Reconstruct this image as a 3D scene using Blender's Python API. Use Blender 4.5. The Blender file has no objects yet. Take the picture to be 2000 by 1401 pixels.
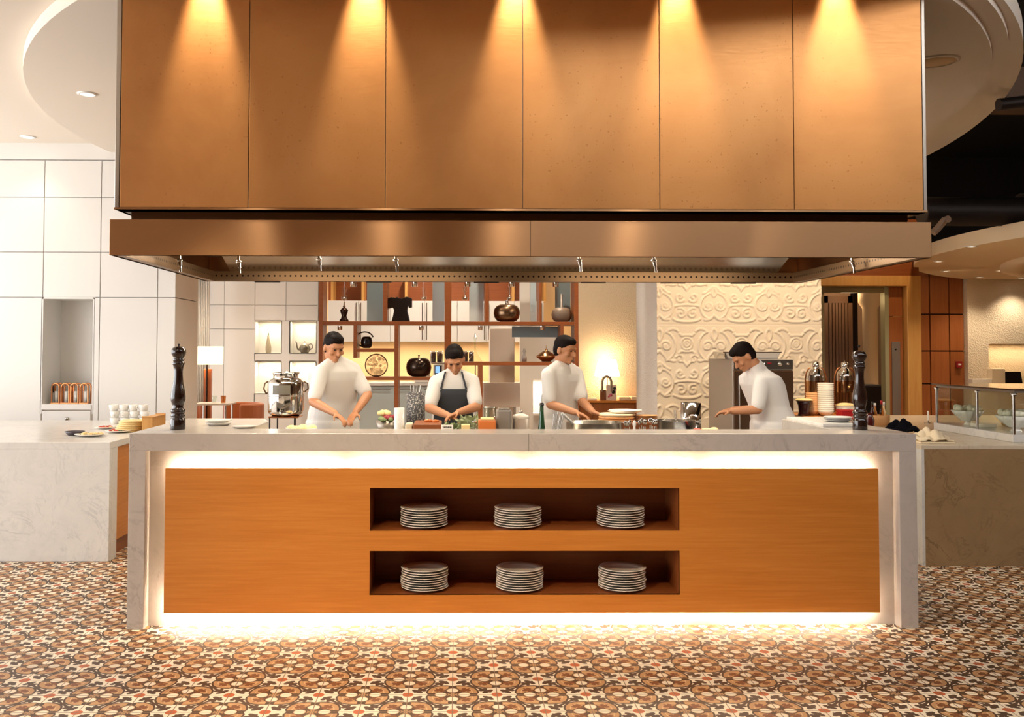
import bpy, bmesh, math, random
import numpy as np
from mathutils import Vector, Matrix
random.seed(7)
PI = math.pi
SC = bpy.context.scene
COL = SC.collection

# ---------------------------------------------------------------- camera
F_PX, CXP, CYP = 1862.4, 915.1, 621.2
YAW, PITCH, ROLL = 0.0128, 0.0332, -0.0020
EYE = 1.55
cd = bpy.data.cameras.new('camera'); cam = bpy.data.objects.new('camera', cd); COL.objects.link(cam)
cd.sensor_width = 36.0; cd.lens = F_PX / 2000 * 36.0
cd.shift_x = (1000 - CXP) / 2000; cd.shift_y = -(700.5 - CYP) / 2000
cd.clip_start = 0.05; cd.clip_end = 200
_f = Vector((math.sin(YAW) * math.cos(PITCH), math.cos(YAW) * math.cos(PITCH), math.sin(PITCH)))
_r = Vector((math.cos(YAW), -math.sin(YAW), 0)); _u = _r.cross(_f)
_c, _s = math.cos(ROLL), math.sin(ROLL)
R1 = _r * _c - _u * _s; U1 = _r * _s + _u * _c
cam.matrix_world = Matrix(((R1.x, U1.x, -_f.x, 0), (R1.y, U1.y, -_f.y, 0), (R1.z, U1.z, -_f.z, EYE), (0, 0, 0, 1)))
SC.camera = cam

def ray(px, py):
    return R1 * ((px - CXP) / F_PX) + U1 * (-(py - CYP) / F_PX) + _f
def at(px, py, Y):
    d = ray(px, py); t = Y / d.y
    return Vector((d.x * t, Y, EYE + d.z * t))
def atz(px, py, z):
    d = ray(px, py); t = (z - EYE) / d.z
    return Vector((d.x * t, d.y * t, z))

# ---------------------------------------------------------------- world, exposure
w = bpy.data.worlds.new('world'); SC.world = w; w.use_nodes = True
w.node_tree.nodes['Background'].inputs[0].default_value = (0.97, 0.98, 1.0, 1)
w.node_tree.nodes['Background'].inputs[1].default_value = 6.6
SC.view_settings.view_transform = 'Standard'; SC.view_settings.look = 'None'
SC.view_settings.exposure = 0.0; SC.view_settings.gamma = 1.0
SC.view_settings.use_curve_mapping = False
SC.cycles.max_bounces = 7; SC.cycles.diffuse_bounces = 4; SC.cycles.glossy_bounces = 3
SC.cycles.transmission_bounces = 5; SC.cycles.transparent_max_bounces = 8
SC.cycles.sample_clamp_indirect = 6.0; SC.cycles.caustics_reflective = False; SC.cycles.caustics_refractive = False
SC.cycles.use_denoising = True

WARM = (1.0, 0.72, 0.42); SOFT = (1.0, 0.83, 0.62); DAY = (1.0, 0.97, 0.93)
def light(kind, name, loc, energy, color=WARM, parent=None, aim=None, **kw):
    d = bpy.data.lights.new(name, kind); d.energy = energy; d.color = color
    for k, v in kw.items(): setattr(d, k, v)
    o = bpy.data.objects.new(name, d); COL.objects.link(o); o.location = loc
    if aim is not None:
        o.rotation_euler = (Vector(aim) - Vector(loc)).to_track_quat('-Z', 'Y').to_euler()
    if parent is not None:
        o.parent = parent; o.location = Vector(loc) - wloc(parent)
    return o
def wloc(o):
    v = Vector((0, 0, 0))
    while o is not None: v = v + o.location; o = o.parent
    return v

# daylight through the glazed fronts (portals only guide the sky light in)
def portal(loc, aim, sx, sy):
    o = light('AREA', 'window_daylight', loc, 1, DAY, aim=aim, shape='RECTANGLE', size=sx, size_y=sy)
    o.data.cycles.is_portal = True
portal((-7.45, 4.1, 1.9), (0, 4.1, 1.9), 10.8, 3.3)
portal((-7.45, 13.0, 1.9), (0, 13.0, 1.9), 4.2, 3.3)

# ---------------------------------------------------------------- node helpers
class NT:
    def __init__(s, mat): s.t = mat.node_tree
class Ex:
    """a scalar socket with arithmetic"""
    T = None
    def __init__(s, k): s.k = k
    @staticmethod
    def n(op, *a, clamp=False):
        nd = Ex.T.nodes.new('ShaderNodeMath'); nd.operation = op; nd.use_clamp = clamp
        for i, v in enumerate(a):
            if isinstance(v, Ex): Ex.T.links.new(v.k, nd.inputs[i])
            else: nd.inputs[i].default_value = v
        return Ex(nd.outputs[0])
    def __add__(a, b): return Ex.n('ADD', a, b)
    __radd__ = __add__
    def __sub__(a, b): return Ex.n('SUBTRACT', a, b)
    def __rsub__(a, b): return Ex.n('SUBTRACT', b, a)
    def __mul__(a, b): return Ex.n('MULTIPLY', a, b)
    __rmul__ = __mul__
    def __truediv__(a, b): return Ex.n('DIVIDE', a, b)
    def __lt__(a, b): return Ex.n('LESS_THAN', a, b)
    def __gt__(a, b): return Ex.n('GREATER_THAN', a, b)
def e_abs(a): return Ex.n('ABSOLUTE', a)
def e_min(a, b): return Ex.n('MINIMUM', a, b)
def e_max(a, b): return Ex.n('MAXIMUM', a, b)
def e_len(a, b): return Ex.n('SQRT', a * a + b * b)
def e_ping(a, s): return Ex.n('PINGPONG', a, s)
def e_mix(t, a, b): return a + (b - a) * t if isinstance(a, Ex) or isinstance(b, Ex) else t * (b - a) + a

def srgb(h):
    h = h.lstrip('#'); v = [int(h[i:i + 2], 16) / 255 for i in (0, 2, 4)]
    return tuple(x / 12.92 if x <= .04045 else ((x + .055) / 1.055) ** 2.4 for x in v)
MATS = {}
def mat(name, col, rough=0.5, metal=0.0, spec=0.5, emit=None, es=0, trans=0.0, ior=1.45, aniso=0.0, coat=0.0, sheen=0.0):
    if isinstance(col, str): col = srgb(col)
    m = bpy.data.materials.new(name); m.use_nodes = True
    b = m.node_tree.nodes['Principled BSDF']
    b.inputs['Base Color'].default_value = (*col, 1); b.inputs['Roughness'].default_value = rough
    b.inputs['Metallic'].default_value = metal; b.inputs['Specular IOR Level'].default_value = spec
    b.inputs['IOR'].default_value = ior; b.inputs['Transmission Weight'].default_value = trans
    b.inputs['Anisotropic'].default_value = aniso; b.inputs['Coat Weight'].default_value = coat
    b.inputs['Sheen Weight'].default_value = sheen
    if emit:
        if isinstance(emit, str): emit = srgb(emit)
        b.inputs['Emission Color'].default_value = (*emit, 1); b.inputs['Emission Strength'].default_value = es
    MATS[name] = m
    return m
def tree(m): return m.node_tree, m.node_tree.nodes['Principled BSDF']
def coords(t, scale=(1, 1, 1), kind='Object', rot=(0, 0, 0)):
    tc = t.nodes.new('ShaderNodeTexCoord'); mp = t.nodes.new('ShaderNodeMapping')
    mp.inputs['Scale'].default_value = scale; mp.inputs['Rotation'].default_value = rot
    t.links.new(tc.outputs[kind], mp.inputs[0]); return mp.outputs[0]
def noise(t, vec, scale, detail=4, rough=.5, dist=0):
    n = t.nodes.new('ShaderNodeTexNoise'); n.inputs['Scale'].default_value = scale
    n.inputs['Detail'].default_value = detail; n.inputs['Roughness'].default_value = rough
    n.inputs['Distortion'].default_value = dist
    t.links.new(vec, n.inputs['Vector']); return n.outputs[0]
def ramp(t, fac, stops):
    r = t.nodes.new('ShaderNodeValToRGB'); e = r.color_ramp.elements
    while len(e) < len(stops): e.new(0.5)
    for i, (p, c) in enumerate(stops):
        if isinstance(c, str): c = srgb(c)
        e[i].position = p; e[i].color = (*c, 1)
    t.links.new(fac, r.inputs[0]); return r.outputs[0]
def bump(t, b, h, strength=.3, dist=.01):
    n = t.nodes.new('ShaderNodeBump'); n.inputs['Strength'].default_value = strength
    n.inputs['Distance'].default_value = dist
    t.links.new(h, n.inputs['Height']); t.links.new(n.outputs[0], b.inputs['Normal'])
def mixc(t, fac, a, b, kind='MIX'):
    n = t.nodes.new('ShaderNodeMix'); n.data_type = 'RGBA'; n.blend_type = kind
    for s, v in ((n.inputs['Factor'], fac), (n.inputs[6], a), (n.inputs[7], b)):
        if hasattr(v, 'links'): t.links.new(v, s)
        elif isinstance(v, (int, float)): s.default_value = v
        else: s.default_value = (*(srgb(v) if isinstance(v, str) else v), 1)
    return n.outputs[2]

# ---------------------------------------------------------------- materials
def wood(name, c1, c2, c3, grain=(1.2, 1.2, 26), rough=.45, coat=0.1):
    m = mat(name, c2, rough, coat=coat); t, b = tree(m)
    v = coords(t, grain, 'Object')
    n1 = noise(t, v, 2.2, 6, .62, .6)
    v2 = coords(t, (grain[0] * .35, grain[1] * .35, grain[2] * .12), 'Object')
    n2 = noise(t, v2, 2.0, 3, .5, .4)
    c = ramp(t, n1, [(.25, c1), (.5, c2), (.8, c3)])
    c = mixc(t, .28, c, ramp(t, n2, [(.3, c1), (.7, c3)]), 'MIX')
    t.links.new(c, b.inputs['Base Color']); return m
W_VENEER = wood('orange_veneer', '#b46b22', '#c2782d', '#d0883c')
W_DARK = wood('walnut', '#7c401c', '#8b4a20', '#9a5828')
W_RED = wood('cherry_panel', '#8c4c22', '#98572a', '#a46232', grain=(20, 20, 1.1))
W_PALE = wood('honey_wood', '#c68c46', '#d09a54', '#daa862', grain=(20, 20, 1.1))
W_BOARD = wood('board_wood', '#b8793f', '#cf9257', '#dfa96e', grain=(14, 2, 2))

def marble(name, base, vein, dark=.55, scale=1.0, rough=.22):
    m = mat(name, base, rough, coat=.0); t, b = tree(m)
    v = coords(t, (scale,) * 3)
    wv = t.nodes.new('ShaderNodeTexNoise'); wv.inputs['Scale'].default_value = 1.6; wv.inputs['Detail'].default_value = 5
    t.links.new(v, wv.inputs['Vector'])
    ad = t.nodes.new('ShaderNodeVectorMath'); ad.operation = 'MULTIPLY_ADD'
    ad.inputs[1].default_value = (.9, .9, .9); t.links.new(wv.outputs[1], ad.inputs[0]); t.links.new(v, ad.inputs[2])
    Ex.T = t
    def vein_l(sc, wd, det, dist_):
        n = Ex(noise(t, v, sc, det, .62, dist_)); d = e_abs(n - .5) / wd
        return Ex.n('SUBTRACT', 1.0, d, clamp=True)
    pn = Ex(noise(t, v, 1.3, 4, .6, 1.0)); patch = Ex.n('MULTIPLY', pn - .38, 3.4, clamp=True)
    f1 = vein_l(1.7, .020, 8, 1.2) * patch * dark
    f2 = vein_l(4.2, .030, 6, .8) * patch * (dark * .45)
    cloud = Ex.n('MULTIPLY', Ex(noise(t, v, 3.0, 7, .68, .9)) - .36, 2.6, clamp=True)
    col = mixc(t, (cloud * .42).k, base, tuple(x * .55 + y * .45 for x, y in zip(srgb(base), srgb(vein))))
    col = mixc(t, f2.k, col, vein); col = mixc(t, f1.k, col, vein)
    t.links.new(col, b.inputs['Base Color']); return m
MARBLE = marble('carrara_marble', '#bdb4ab', '#8d837b', .5, 1.5)
MARBLE_L = marble('pale_marble', '#dedad3', '#9da09f', .42, 1.6)

WHITE_PANEL = mat('white_lacquer', '#e4dfd8', .38)
CEIL = mat('ceiling_paint', '#e3d8c9', .8)
CEIL_LOW = mat('ceiling_paint_warm', '#e8cfa8', .8)
CEIL_TAN = mat('ceiling_paint_tan', '#d9bb93', .8)
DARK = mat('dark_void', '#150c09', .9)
DARKMETAL = mat('dark_metal', '#2a211d', .5, .6)
LACQUER = mat('dark_lacquer', '#25140f', .16, coat=.6)
STEEL = mat('steel', '#b9b3aa', .22, 1.0)
STEEL_DULL = mat('dull_steel', '#a89f94', .42, .9)
CHROME = mat('chrome', '#d8d4ce', .07, 1.0)
COPPER = mat('copper', '#d08a5a', .22, 1.0)
BRONZE = mat('bronze', '#7a6048', .26, .95)
BRONZE_D = mat('dark_bronze', '#3a2a22', .25, .9)
BLACK = mat('black_ceramic', '#151010', .22, coat=.4)
CERAMIC = mat('ivory_ceramic', '#f5ecdd', .18, coat=.3)
CERAMIC_W = mat('white_ceramic', '#eeeae2', .18, coat=.3)
GREY_C = mat('grey_ceramic', '#8b8278', .35)
ORANGE_C = mat('orange_glaze', '#d8793a', .3)
RED = mat('red_plastic', '#a80f18', .35)
CLOTH = mat('white_cotton', '#eae4dd', .85, sheen=.3)
APRON = mat('charcoal_apron', '#3b3d42', .85)
BLACKCLOTH = mat('black_cloth', '#0b0a10', .95, spec=.1)
CREAMCLOTH = mat('cream_linen', '#e2cfae', .9)
SKIN = mat('skin', '#c68a62', .5)
HAIR = mat('dark_hair', '#170d09', .6, spec=.12)
LEATHER = mat('tan_leather', '#a1592f', .42)
GREEN_G = mat('green_bottle_glass', '#2f5a3c', .08, trans=.35, coat=.5)
GLASS = mat('clear_glass', '#f4f4f0', .02, trans=1.0, ior=1.3)
def thin_glass(name, tint, refl=.1):
    m = bpy.data.materials.new(name); m.use_nodes = True; t = m.node_tree
    t.nodes.clear()
    o = t.nodes.new('ShaderNodeOutputMaterial'); tr = t.nodes.new('ShaderNodeBsdfTransparent'); gl = t.nodes.new('ShaderNodeBsdfGlossy')
    tr.inputs[0].default_value = (*tint, 1); gl.inputs['Roughness'].default_value = .03
    lw = t.nodes.new('ShaderNodeLayerWeight'); Ex.T = t; fz = Ex(lw.outputs['Facing'])
    fr = fz * fz * fz * fz * 0.75 + 0.035
    mx = t.nodes.new('ShaderNodeMixShader'); t.links.new(fr.k, mx.inputs[0])
    t.links.new(tr.outputs[0], mx.inputs[1]); t.links.new(gl.outputs[0], mx.inputs[2]); t.links.new(mx.outputs[0], o.inputs[0])
    return m
PANE = thin_glass('pane_glass', (.93, .95, .92))
PANE_AMBER = thin_glass('amber_glass', (.85, .62, .42))
GREYGLASS = mat('blue_grey_glass', '#bfcccc', .15, coat=.4)
GREYGLASS_D = mat('slate_glass', '#8b9a9a', .15, coat=.4)
LEAF = mat('sage_leaf', '#7d8a5c', .7)
LEAF_D = mat('herb_leaf', '#55653a', .7)
FOOD_R = mat('tomato_red', '#b8402a', .4)
FOOD_Y = mat('dough_yellow', '#e9cf94', .6)
BREAD = mat('bread_crust', '#bb7a3c', .8)
SPOTEMIT = mat('lamp_glow', '#fff1dc', .5, emit='#fff0d8', es=14)
LEDEMIT = mat('led_strip', '#ffe8c4', .5, emit=(1.0, .85, .62), es=70)
SIDE_GLOW = mat('added_side_glow', '#ffe8c4', .5, emit=(1.0, .82, .55), es=2.5)
LEDLOW = [mat('low_led_strip_%d' % i, '#ffe8c4', .5, emit=(1.0, .85, .64), es=e) for i, e in enumerate((330, 190, 110, 100))]
SHADE = mat('lit_shade', '#ffe9c2', .8, emit=(1.0, .78, .45), es=2.6)
SHADE_HOT = mat('hot_shade', '#ffe9c2', .8, emit=(1.0, .80, .50), es=6.5)
SCREEN = mat('blue_screen', '#6f9fd0', .2, emit='#86b4e6', es=1.0)
CURTAIN = mat('sheer_curtain', '#f3f0ea', .9)
SLAT = mat('taupe_slats', '#7b5c44', .6)
ALARM = mat('alarm_red', '#8e1a1c', .4)

def floor_mat():
    m = mat('patterned_cement_tile', '#c99a68', .42); t, b = tree(m); Ex.T = t
    tc = t.nodes.new('ShaderNodeTexCoord'); sp = t.nodes.new('ShaderNodeSeparateXYZ'); t.links.new(tc.outputs['Object'], sp.inputs[0])
    x = (Ex(sp.outputs[0]) + 0.613) / 0.2; y = (Ex(sp.outputs[1]) - 4.337) / 0.2
    grout = e_min(e_ping(x, .5), e_ping(y, .5)) < .011
    a0 = e_ping(x, 1.0); b0 = e_ping(y, 1.0)
    c = (a0 + b0) > 1.0
    a1 = a0 + (1.0 - a0 * 2.0) * c; b1 = b0 + (1.0 - b0 * 2.0) * c
    a = e_max(a1, b1); bb = e_min(a1, b1)
    ds = e_len(a, bb)
    fx = e_abs(a - 1.0); p = e_max(fx, bb); q = e_min(fx, bb); df = e_len(fx, bb)
    # wavy quatrefoil border around the flower
    lobe = Ex.n('POWER', p * p * p + q * q * q, 1 / 3) + e_max(0.0, 0.12 - q) * 0.45
    def circ(u, v, cu, cv, r): return e_len(u - cu, v - cv) < r
    def ell(u, v, cu, cv, ru, rv): return e_len((u - cu) / ru, (v - cv) / rv) < 1.0
    # diagonal frames
    sd = (a + bb) * .7071; sn = (a - bb) * .7071      # star: along / across the diagonal
    fd = (p + q) * .7071; fn = (p - q) * .7071
    col = mixc(t, 0.0, '#c09365', '#c09365')
    def put(mask, hexc):
        nonlocal col
        col = mixc(t, mask.k if isinstance(mask, Ex) else mask, col, hexc)
    TANL, TAN, BR, DK, CR, OR = '#d8b184', '#c09365', '#7f4b29', '#4c3422', '#f2e5cd', '#c65f31'
    # inner halo around the flower
    put(lobe < .47, TANL)
    put(lobe < .44, TAN)
    # brown leaves on the flower's diagonals
    put(ell(fd, fn, .36, 0.0, .19, .050), BR)
    put(ell(fd, fn, .30, .07, .055, .060), BR)
    put(ell(fd, fn, .44, .075, .065, .045), BR)
    put(ell(fd, fn, .17, .0, .12, .03), DK)
    # dark kite at the axis between petal and border
    put(ell(p, q, .47, 0.0, .12, .10), DK)
    # petals
    put(circ(p, q, .265, 0.0, .165), DK)
    put(circ(p, q, .265, 0.0, .135), TANL)
    put(circ(p, q, .265, 0.0, .118), CR)
    # star zone
    put(lobe > .558, DK)
    put(lobe > .602, CR)
    # dark leaves on the star's diagonals
    put(ell(sd, sn, .52, 0.0, .17, .038), DK)
    put(ell(sd, sn, .37, 0.0, .19, .065), DK)
    put(ell(sd, e_abs(sn), .27, .095, .075, .065), DK)
    put(ell(sd, e_abs(sn), .44, .075, .055, .045), DK)
    put(circ(sd, sn, .707, 0.0, .085), DK)
    # cream arms and orange heart
    put(ell(a, bb, .20, 0.0, .24, .085), CR)
    put(ell(a, bb, .15, .06, .10, .055), CR)
    put(ds < .125, OR)
    put(grout, '#8a7158')
    n = noise(t, coords(t, (1, 1, 1)), 6, 3)
    col = mixc(t, .10, col, ramp(t, n, [(.3, '#9a8064'), (.7, '#fff1dd')]), 'MULTIPLY')
    t.links.new(col, b.inputs['Base Color'])
    return m
FLOOR = floor_mat()

def hood_mat():
    m = mat('gold_hood_panel', '#b9884f', .42, .55); t, b = tree(m)
    v = coords(t, (1, 1, 1))
    c = ramp(t, noise(t, v, 1.3, 5, .6, .5), [(.3, '#b07640'), (.55, '#be844a'), (.8, '#c88f55')])
    sp = ramp(t, noise(t, v, 55, 2, .5), [(.66, (1, 1, 1)), (.74, (.72, .66, .6))])
    pt = ramp(t, noise(t, v, 1.1, 3, .5), [(.45, (0, 0, 0)), (.6, (1, 1, 1))])
    c2 = mixc(t, 1.0, c, sp, 'MULTIPLY'); c = mixc(t, pt, c, c2)
    t.links.new(c, b.inputs['Base Color'])
    r = ramp(t, noise(t, coords(t, (2, 2, 60)), 8, 3), [(.3, (.36,) * 3), (.7, (.48,) * 3)]); t.links.new(r, b.inputs['Roughness'])
    return m
HOODM = hood_mat()
def brushed(name, col, rough=.26, an=.85, axis=(0, 0, 1)):
    m = mat(name, col, rough, 1.0, aniso=an); t, b = tree(m)
    cv = t.nodes.new('ShaderNodeCombineXYZ')
    for i in range(3): cv.inputs[i].default_value = axis[i]
    t.links.new(cv.outputs[0], b.inputs['Tangent'])
    r = ramp(t, noise(t, coords(t, (3, 3, 160)), 6, 3), [(.3, (rough * .85,) * 3), (.7, (rough * 1.15,) * 3)])
    t.links.new(r, b.inputs['Roughness'])
    return m
BRUSHED = brushed('brushed_steel', '#bb9068', .43, 1.0, (0, 0, 1))
def dots_mat():
    m = mat('perforated_steel', '#8a6f52', .4, .8); t, b = tree(m); Ex.T = t
    tc = t.nodes.new('ShaderNodeTexCoord'); sp = t.nodes.new('ShaderNodeSeparateXYZ'); t.links.new(tc.outputs['Object'], sp.inputs[0])
    s = Ex(sp.outputs[0]) + Ex(sp.outputs[1])
    d = e_len((e_ping(s, .02)), (Ex(sp.outputs[2]) - .045))
    c = mixc(t, (d < .0075).k, '#7d6348', '#20130b'); t.links.new(c, b.inputs['Base Color'])
    return m
PERF = dots_mat()
def stucco(name, base, sc=60, st=.6, dist=.02):
    m = mat(name, base, .85); t, b = tree(m)
    v = coords(t, (1, 1, 1)); vo = t.nodes.new('ShaderNodeTexVoronoi'); vo.inputs['Scale'].default_value = sc
    t.links.new(v, vo.inputs['Vector'])
    bump(t, b, vo.outputs['Distance'], st, dist); return m
STUCCO = stucco('pebbled_plaster', '#dccbb0', 60, .35, .02)
STUCCO_DAYLIT = stucco('pebbled_plaster_daylit', '#dcd6ca', 55, .45, .02)  # whiter tone stands for daylight falling on the carved wall's left end
CARVED = stucco('carved_plaster', '#dfcfb6', 120, .15, .005)

# ---------------------------------------------------------------- mesh helpers
class MB:
    def __init__(s): s.v = []; s.f = []; s.sm = []
    def add(s, vs, fs, smooth=False):
        n = len(s.v); s.v += [tuple(v) for v in vs]; s.f += [tuple(i + n for i in f) for f in fs]; s.sm += [smooth] * len(fs); return s
    def box(s, x0, x1, y0, y1, z0, z1):
        v = [(x, y, z) for z in (z0, z1) for y in (y0, y1) for x in (x0, x1)]
        return s.add(v, [(0, 2, 3, 1), (4, 5, 7, 6), (0, 1, 5, 4), (2, 6, 7, 3), (0, 4, 6, 2), (1, 3, 7, 5)])
    def bbox(s, x0, x1, y0, y1, z0, z1, r=.004):
        b = bmesh.new(); bmesh.ops.create_cube(b, size=1.0)
        for v in b.verts: v.co = Vector(((x0 + x1) / 2 + v.co.x * (x1 - x0), (y0 + y1) / 2 + v.co.y * (y1 - y0), (z0 + z1) / 2 + v.co.z * (z1 - z0)))
        bmesh.ops.bevel(b, geom=b.edges[:], offset=r, segments=2, affect='EDGES', profile=.5)
        b.verts.index_update(); s.add([v.co[:] for v in b.verts], [[v.index for v in f.verts] for f in b.faces]); b.free(); return s
    def lathe(s, prof, c=(0, 0, 0), n=28, smooth=True, cap=True, sx=1, sy=1, a0=0, a1=2 * PI):
        full = abs(a1 - a0 - 2 * PI) < 1e-6; m = n if full else n + 1
        vs = [(c[0] + sx * r * math.cos(a0 + (a1 - a0) * k / n), c[1] + sy * r * math.sin(a0 + (a1 - a0) * k / n), c[2] + z) for r, z in prof for k in range(m)]
        fs = []
        for i in range(len(prof) - 1):
            for k in range(n):
                k2 = (k + 1) % m
                fs.append((i * m + k, i * m + k2, (i + 1) * m + k2, (i + 1) * m + k))
        s.add(vs, fs, smooth)
        if cap and full:
            if prof[0][0] > 1e-5: s.add(vs[:m], [tuple(range(m))[::-1]])
            if prof[-1][0] > 1e-5: s.add(vs[-m:], [tuple(range(m))])
        return s
    def tube(s, pts, r, n=8, smooth=True, closed=False):
        pts = [Vector(p) for p in pts]; rs = r if isinstance(r, (list, tuple)) else [r] * len(pts)
        rings = []; up = None
        for i, p in enumerate(pts):
            if closed: d = pts[(i + 1) % len(pts)] - pts[i - 1]
            else: d = (pts[min(i + 1, len(pts) - 1)] - pts[max(i - 1, 0)])
            if d.length < 1e-9: d = Vector((0, 0, 1))
            d.normalize()
            if up is None: up = d.orthogonal().normalized()
            else:
                up = up - d * up.dot(d)
                up = up.normalized() if up.length > 1e-6 else d.orthogonal().normalized()
            w_ = d.cross(up)
            rings.append([p + (up * math.cos(2 * PI * k / n) + w_ * math.sin(2 * PI * k / n)) * rs[i] for k in range(n)])
        vs = [v for q in rings for v in q]; fs = []
        L = len(rings)
        for i in range(L if closed else L - 1):
            j = (i + 1) % L
            for k in range(n): fs.append((i * n + k, i * n + (k + 1) % n, j * n + (k + 1) % n, j * n + k))
        s.add(vs, fs, smooth)
        if not closed:
            s.add(rings[0], [tuple(range(n))[::-1]]); s.add(rings[-1], [tuple(range(n))])
        return s
    def ellips(s, c, r, n=14, m=10, M=None, smooth=True):
        vs = []; fs = []
        for i in range(m + 1):
            th = PI * i / m
            for k in range(n):
                ph = 2 * PI * k / n
                v = Vector((r[0] * math.sin(th) * math.cos(ph), r[1] * math.sin(th) * math.sin(ph), r[2] * math.cos(th)))
                if M is not None: v = M @ v
                vs.append(v + Vector(c))
        for i in range(m):
            for k in range(n):
                fs.append((i * n + k, (i + 1) * n + k, (i + 1) * n + (k + 1) % n, i * n + (k + 1) % n))
        return s.add(vs, fs, smooth)
    def cap(s, p0, p1, r0, r1, n=14):
        """tapered limb with round ends"""
        p0, p1 = Vector(p0), Vector(p1); d = p1 - p0; L = d.length
        if L < 1e-6: return s.ellips(p0, (r0,) * 3)
        d.normalize(); pts = []; rs = []
        for k in range(5):
            a = PI / 2 * (1 - k / 4); pts.append(p0 - d * r0 * math.sin(a)); rs.append(max(r0 * math.cos(a), r0 * .03))
        for k in range(5):
            a = PI / 2 * k / 4; pts.append(p1 + d * r1 * math.sin(a)); rs.append(max(r1 * math.cos(a), r1 * .03))
        return s.tube(pts, rs, n)
    def prism(s, poly, y0, y1, smooth=False):
        """outline in x,z pushed from y0 to y1"""
        n = len(poly)
        v = [(x, y0, z) for x, z in poly] + [(x, y1, z) for x, z in poly]
        return s.add(v, [tuple(range(n)), tuple(range(2 * n - 1, n - 1, -1))] + [(i, i + n, (i + 1) % n + n, (i + 1) % n) for i in range(n)], smooth)
    def prismz(s, poly, z0, z1):
        n = len(poly)
        v = [(x, y, z0) for x, y in poly] + [(x, y, z1) for x, y in poly]
        return s.add(v, [tuple(range(n))[::-1], tuple(range(n, 2 * n))] + [(i, (i + 1) % n, (i + 1) % n + n, i + n) for i in range(n)])
    def xf(s, M):
        s.v = [tuple(M @ Vector(v)) for v in s.v]; return s
    def build(s, name, m, parent=None, origin=None, bevel=0, fix=False):
        me = bpy.data.meshes.new(name)
        o0 = wloc(parent) if parent is not None else Vector(origin or (0, 0, 0))
        me.from_pydata([tuple(Vector(v) - o0) for v in s.v], [], s.f); me.update()
        me.polygons.foreach_set('use_smooth', s.sm)
        if fix:
            b = bmesh.new(); b.from_mesh(me); bmesh.ops.remove_doubles(b, verts=b.verts, dist=1e-5); bmesh.ops.recalc_face_normals(b, faces=b.faces); b.to_mesh(me); b.free()
        me.materials.append(m)
        o = bpy.data.objects.new(name, me); COL.objects.link(o)
        if parent is not None: o.parent = parent
        else: o.location = o0
        if bevel:
            md = o.modifiers.new('bevel', 'BEVEL'); md.width = bevel; md.segments = 2; md.limit_method = 'ANGLE'
        return o
def thing(name, label, cat, loc=(0, 0, 0), group=None):
    o = bpy.data.objects.new(name, None); COL.objects.link(o); o.location = loc; o.empty_display_size = .05
    return tag(o, label, cat, group)
def tag(o, label, cat, group=None, kind=None):
    o['label'] = label; o['category'] = cat
    if group: o['group'] = group
    if kind: o['kind'] = kind
    return o
def struct(name, mb, m, **kw):
    o = mb.build(name, m, **kw); o['kind'] = 'structure'; return o
def dup(root, loc, label=None, rotz=0, group=None):
    r = root.copy(); COL.objects.link(r); r.location = loc; r.rotation_euler = (0, 0, rotz)
    if label: r['label'] = label
    if group: r['group'] = group
    for ch in list(root.children):
        c = ch.copy(); COL.objects.link(c); c.parent = r
        for g in list(ch.children):
            d = g.copy(); COL.objects.link(d); d.parent = c
    return r
ORD = ['topmost', 'second', 'third', 'fourth', 'fifth', 'sixth', 'seventh', 'eighth', 'ninth', 'tenth', 'eleventh', 'twelfth', 'thirteenth', 'fourteenth']
# ================================================================ the setting
struct('floor', MB().box(-8, 11, -3, 16.5, -.05, 0), FLOOR)

# left and central ceiling, ending in a half round to the right
CX0, CY0 = 0.37, 8.9
def arc(ra, rb, a0, a1, n, cy=CY0): return [(CX0 + ra * math.cos(a0 + (a1 - a0) * k / n), cy + rb * math.sin(a0 + (a1 - a0) * k / n)) for k in range(n + 1)]
def clip(poly, ax, lim, keep_less):
    out = []; n = len(poly); ins = lambda p: (p[ax] <= lim) == keep_less
    for i in range(n):
        p, q = poly[i], poly[(i + 1) % n]
        if ins(p): out.append(p)
        if ins(p) != ins(q):
            s_ = (lim - p[ax]) / (q[ax] - p[ax]); out.append((p[0] + (q[0] - p[0]) * s_, p[1] + (q[1] - p[1]) * s_))
    return out
def slotted(poly, z0, z1):
    mb = MB(); mb.prismz(clip(poly, 0, -1.91, True), z0, z1); mb.prismz(clip(poly, 0, 2.65, False), z0, z1)
    mid = clip(clip(poly, 0, -1.91, False), 0, 2.65, True)
    mb.prismz(clip(mid, 1, 4.96, True), z0, z1); mb.prismz(clip(mid, 1, 5.27, False), z0, z1); return mb
struct('ceiling', slotted([(-8, -3), (CX0, -3)] + arc(4.67, 6.8, -PI / 2, .8, 60, 10.9) + [(CX0 + 3.2, 16.5), (-8, 16.5)], 3.62, 3.75), CEIL)
struct('ceiling', MB().box(-2.0, 2.75, 4.9, 5.4, 3.84, 3.88).box(-2.0, 2.75, 4.9, 4.95, 3.75, 3.84).box(-2.0, -1.92, 4.9, 5.3, 3.75, 3.84).box(2.66, 2.75, 4.9, 5.3, 3.75, 3.84), CEIL)
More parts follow.
